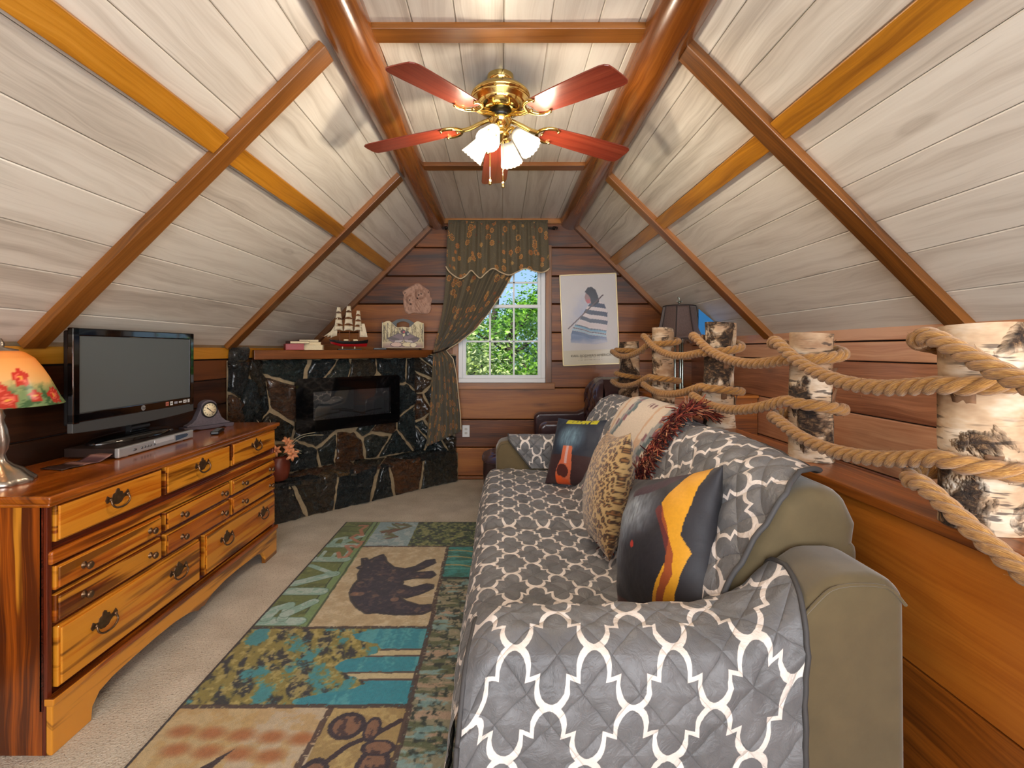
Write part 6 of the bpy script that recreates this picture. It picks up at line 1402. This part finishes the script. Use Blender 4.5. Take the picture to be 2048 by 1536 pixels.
m = MB(); a, b, c, d = [P(*q, 4.12) for q in ((1397, 618), (1436, 650), (1424, 690), (1396, 690))]; m.prism([(p.x, p.z) for p in (a, b, c, d)], 4.115, 4.121, (0, 2, 1)); into(m.build('cloth', plain('bright_blue_sheet', S(36, 132, 206), 0.6)), pn)  # plain blue sheet for a patch of unknown nature
bu = thing('bundle', 'small dark bundle with a brown strap lying on the stairwell half wall', 'bundle', (1.80, 3.88, 0.966)); m = MB(); m.ball((0.02, 0, 0.028), 0.045, 14, 10, 0, (1.1, 0.8, 0.62)); m.ball((-0.06, 0.02, 0.02), 0.04, 12, 8, 0, (1.3, 0.8, 0.5)); m.build('cloth', plain('navy_black_cloth', S(26, 24, 34), 0.8, bump=0.6, bscale=40), bu)
m = MB(); m.tube(catmull([(-0.15, 0, 0.09), (-0.11, -0.01, 0.05), (-0.06, -0.03, 0.025), (-0.01, -0.04, 0.012)], 6), [0.012] * 19, 8); m.build('strap', plain('tan_strap', S(150, 92, 44), 0.6), bu)

# ================================================================== RUG
RX0, RX1, RY0, RY1 = -1.165, 0.42, 1.12, 3.75
nxr, nyr = 400, 640
U, V = np.meshgrid(np.linspace(RX0, RX1, nxr), np.linspace(RY0, RY1, nyr)); x, y = U.ravel(), V.ravel()
wob = 0.012 * (fbm(x * 9, y * 9, 21) - 0.5); xx, yy = x + wob, y + 0.012 * (fbm(x * 9 + 40, y * 9, 22) - 0.5); N1 = fbm(x * 24, y * 24, 1); N2 = fbm(x * 48, y * 40, 2); N3 = fbm(x * 10, y * 44, 3, 3); N4 = fbm(x * 110, y * 110, 4, 2)
th_ = lambda n, t, w=0.09: np.clip((n + 0.22 * (N4 - 0.5) - t) / w + 0.5, 0, 1)
img = np.tile(np.array([150., 140, 104]), (len(x), 1))
R_ = lambda a, b, c, d: (xx > a) & (xx < b) & (yy > c) & (yy < d)
def D3(px, py): D = 1300.0 / (py - 700.0); return ((px - 1003) / 1000 * D, D)
def C8(a, b): return D3(260 + a * 0.3662, 1020 + b * 0.3662)
sand, brn = (204, 186, 148), (70, 50, 46)
# right hand column: pale birch bark greens
r = R_(-0.335, 1, 1.0, 2.84); put(img, r, (156, 150, 122)); put(img, r * th_(N3, 0.52), (96, 104, 72)); put(img, r * th_(fbm(x * 7, y * 40, 31), 0.6), (196, 164, 140), 0.8); put(img, r * th_(N2, 0.60), (46, 58, 50)); put(img, r * th_(fbm(x * 11, y * 30, 33), 0.62), (134, 176, 178), 0.8); put(img, r & (x > -0.05) & (N1 > 0.46), (136, 124, 62), 0.8)
# teal water with golden waves
r = R_(-0.355, 1, 2.82, 3.29); put(img, r, (52, 150, 146)); put(img, r * th_(N1, 0.52), (44, 116, 104)); put(img, r * th_(N3, 0.58), (110, 178, 168), 0.7)
for c in (2.98, 3.10, 3.20): put(img, r & (np.abs(yy - c - 0.02 * np.sin(x * 16)) < 0.008), (190, 172, 110), 0.9)
put(img, (x > -0.35) & (np.abs(yy - 2.83) < 0.012), (40, 50, 40))
# pine cone panel and foliage strip along the far edge
r = R_(-0.925, -0.62, 3.28, 3.76); put(img, r, (150, 178, 184)); put(img, r * th_(N1, 0.6), (180, 198, 198)); rd = random.Random(2)
for k in range(46):
    bx, by = rd.choice(((-0.72, 3.45), (-0.72, 3.6), (-0.66, 3.66))); a = rd.uniform(2.2, 4.1); L = rd.uniform(0.06, 0.15); d = segd(x, y, [(bx, by), (bx + math.cos(a) * L, by + math.sin(a) * L)]); put(img, r & (d < rd.uniform(0.006, 0.011)), rd.choice([(112, 120, 84), (140, 148, 104), (74, 96, 84), (120, 84, 66)]))
r = R_(-0.62, 1, 3.28, 3.76); put(img, r, (120, 132, 74)); put(img, r * th_(N1, 0.5), (74, 96, 58)); put(img, r * th_(N2, 0.56), (38, 56, 48)); put(img, r * th_(-N2, -0.36), (170, 168, 110), 0.8)
# RIVER panel
r = R_(-1.2, -0.905, 2.31, 3.76); put(img, r, (112, 128, 66)); put(img, r * th_(fbm(x * 5, y * 20, 8), 0.55), (90, 104, 52)); put(img, r & (xx > -0.955), (126, 160, 104)); put(img, r & ((N2 > 0.62)), (138, 150, 84), 0.6); put(img, (np.abs(xx + 0.958) < 0.004) & r & (y > 2.45), (58, 76, 48))
Q = (150, 190, 176)
def stroke(pts, w): 
    d = segd(x, y, pts); put(img, d < w, (74, 110, 90), 0.7); put(img, d < w * 0.88, Q); put(img, (d < w * 0.8) & (N1 > 0.5), (182, 208, 198))
bl, tp_ = -0.965, -1.14      # baseline (right) and cap line (left) of the letters, read from near to far
ym = (bl + tp_) / 2
stroke([(bl, 2.375), (tp_, 2.375)], 0.040); stroke([(tp_ + 0.01, 2.40), (tp_ + 0.015, 2.49), (ym - 0.02, 2.53), (ym, 2.45), (ym, 2.40)], 0.030); stroke([(ym, 2.44), (bl, 2.56)], 0.034)          # R
stroke([(bl, 2.67), (tp_, 2.67)], 0.044)                                                                                                           # I
stroke([(tp_, 2.76), (bl, 2.88)], 0.038); stroke([(bl, 2.88), (tp_, 2.99)], 0.020)                                                                 # V
stroke([(bl, 3.08), (tp_, 3.08)], 0.040); stroke([(tp_ + 0.012, 3.08), (tp_ + 0.012, 3.20)], 0.014); stroke([(ym, 3.08), (ym, 3.17)], 0.013); stroke([(bl - 0.012, 3.08), (bl - 0.012, 3.20)], 0.014)   # E
stroke([(bl, 3.30), (tp_, 3.30)], 0.036); stroke([(tp_ + 0.01, 3.32), (tp_ + 0.015, 3.41), (ym - 0.02, 3.44), (ym, 3.37), (ym, 3.33)], 0.020); stroke([(ym, 3.36), (bl, 3.47)], 0.024)                        # R
sc_ = [D3(500 + a / 6.14, 1030 + b / 6.14) for a, b in ((1085, 480), (1100, 545), (1180, 535), (1240, 470), (1180, 400), (1270, 395), (1310, 420), (1400, 345), (1330, 350), (1240, 300), (1310, 260), (1380, 270), (1360, 200), (1440, 150), (1350, 150))]
put(img, segd(x, y, sc_) < 0.013, (200, 128, 100), 0.85)
# bear panel
r = R_(-0.905, -0.345, 2.33, 3.28); put(img, r, sand); put(img, r * th_(N1, 0.56), (188, 166, 128), 0.7); put(img, r * th_(-N1, -0.40), (216, 202, 170), 0.8)
bear = [C8(*p) for p in ((1240, 325), (1270, 312), (1268, 275), (1290, 272), (1302, 286), (1340, 268), (1380, 253), (1395, 272), (1400, 292), (1440, 322), (1500, 332), (1560, 318), (1620, 285), (1660, 280), (1666, 300), (1600, 330), (1545, 350), (1600, 350), (1650, 345), (1668, 365), (1640, 382), (1560, 382), (1490, 395), (1485, 420), (1540, 436), (1620, 415), (1655, 420), (1650, 440), (1590, 468), (1510, 492), (1470, 484), (1500, 508), (1580, 533), (1640, 530), (1645, 560), (1590, 582), (1450, 584), (1350, 574), (1290, 576), (1240, 545), (1210, 505), (1202, 462), (1222, 420), (1250, 390), (1247, 360), (1262, 336))]
bi = inpoly(x + 0.006 * (N2 - 0.5), y, bear); put(img, bi, (44, 42, 62)); put(img, bi * th_(N2, 0.60), (104, 78, 76), 0.6); put(img, bi * th_(N1, 0.66), (150, 112, 88), 0.55); put(img, bi * th_(-N2, -0.38), (36, 36, 54)); put(img, segd(x, y, bear + bear[:1]) < 0.009, (34, 30, 40), 0.8)
for p in ((1225, 470), (1255, 470), (1445, 500)): q = C8(*p); put(img, (np.hypot(x - q[0], y - q[1]) < 0.022), (176, 130, 96), 0.6)
# tree and water panel
r = R_(-1.2, -0.335, 1.81, 2.325); put(img, r, (44, 146, 166)); put(img, r * th_(fbm(x * 26, y * 4, 9), 0.58), (96, 176, 184), 0.7)
for c in (2.13, 1.975): put(img, r & (np.abs(yy - c) < 0.018) & (x > -0.66), (206, 192, 150)); put(img, r & (np.abs(np.abs(yy - c) - 0.022) < 0.006) & (x > -0.66), (96, 78, 70))
tre = r & (x < -0.60 + 0.30 * (fbm(x * 5, y * 9, 14) - 0.45) + 0.1 * np.sin(y * 30)); put(img, tre, (150, 138, 66)); fo = fbm(x * 30, y * 22 + x * 22, 19); put(img, tre * th_(fo, 0.50), (92, 92, 50)); put(img, tre * th_(fo, 0.57), (40, 44, 50)); put(img, tre * th_(N2, 0.58), (196, 180, 110), 0.8); put(img, tre * th_(fbm(x * 10, y * 9, 25), 0.64), (64, 150, 160))
# lower panels: sand with russet tracks, golden pine cones
r = R_(-1.2, -0.61, 1.0, 1.80); put(img, r, (208, 184, 136)); put(img, r & (x > -0.86), (206, 188, 158)); put(img, r * th_(N1, 0.56), (196, 160, 100), 0.6)
for k in range(9):
    cx_, cy_ = -1.08 + 0.105 * (k // 2) + 0.03 * (k % 2), 1.69 - 0.075 * (k % 2) - 0.004 * k; put(img, np.clip(1.5 - np.hypot((x - cx_) / 0.042, (y - cy_) / 0.026), 0, 1) * 0.9, (176, 108, 58))
r2 = R_(-0.61, -0.335, 1.0, 1.80); put(img, r2, (172, 146, 92)); put(img, r2 * th_(N1, 0.55), (192, 168, 110))
put(img, segd(x, y, [(-0.35, 1.74), (-0.42, 1.68), (-0.50, 1.63), (-0.56, 1.55), (-0.58, 1.45)]) < 0.010, (56, 40, 48))
for cx_, cy_, a_, b_ in ((-0.53, 1.715, 0.055, 0.055), (-0.44, 1.70, 0.026, 0.05), (-0.40, 1.52, 0.05, 0.10), (-0.575, 1.50, 0.045, 0.07), (-0.40, 1.62, 0.05, 0.03)):
    e = np.hypot((x - cx_) / a_, (y - cy_) / b_); put(img, e < 1, (138, 100, 76)); put(img, (e < 1) & (N2 > 0.52), (70, 48, 50)); put(img, np.abs(e - 1) < 0.16, (52, 40, 52))
mo = [(-1.0, 1.50), (-0.93, 1.54), (-0.86, 1.62), (-0.90, 1.52), (-0.80, 1.53), (-0.70, 1.535), (-0.64, 1.50), (-0.62, 1.2), (-1.0, 1.2)]; put(img, inpoly(xx, yy, mo), (58, 38, 42)); put(img, inpoly(xx, yy, mo) & (N1 > 0.55), (112, 80, 66), 0.7)
# dark seams between the panels
for ln in ([(-1.2, 2.32), (-0.33, 2.325)], [(-1.2, 1.805), (-0.33, 1.81)], [(-0.905, 3.28), (0.5, 3.29)], [(-0.335, 1.0), (-0.335, 2.33), (-0.35, 3.28)], [(-0.61, 1.8), (-0.63, 1.55)]): put(img, (segd(xx, yy, ln) < 0.011) & (N4 > 0.28), brn, 0.85)
put(img, segd(xx, yy, [(-0.905, 2.33), (-0.925, 3.75)]) < 0.006, (62, 78, 52), 0.8)
img *= (0.93 + 0.14 * N4)[:, None]
put(img, (x < RX0 + 0.008) | (y > RY1 - 0.008), (44, 34, 34))
rug = thing('rug', 'woodland patchwork rug with a black bear lying on the beige carpet', 'rug', ((RX0 + RX1) / 2, (RY0 + RY1) / 2, 0))
m = MB(); z_ = 0.0105 + 0.0015 * N4; m.grid(list(zip(x, y, z_)), nxr, nyr); into(m.build('pile', printed('rug_pile', 0.95, 420, 0.7, 0.2, 0.14, 0.006), fix=False, col=img), rug)
m = MB(); m.box((RX0, RY0, 0.001), (RX1, RY1, 0.0095)); into(m.build('binding', M_brownc), rug)
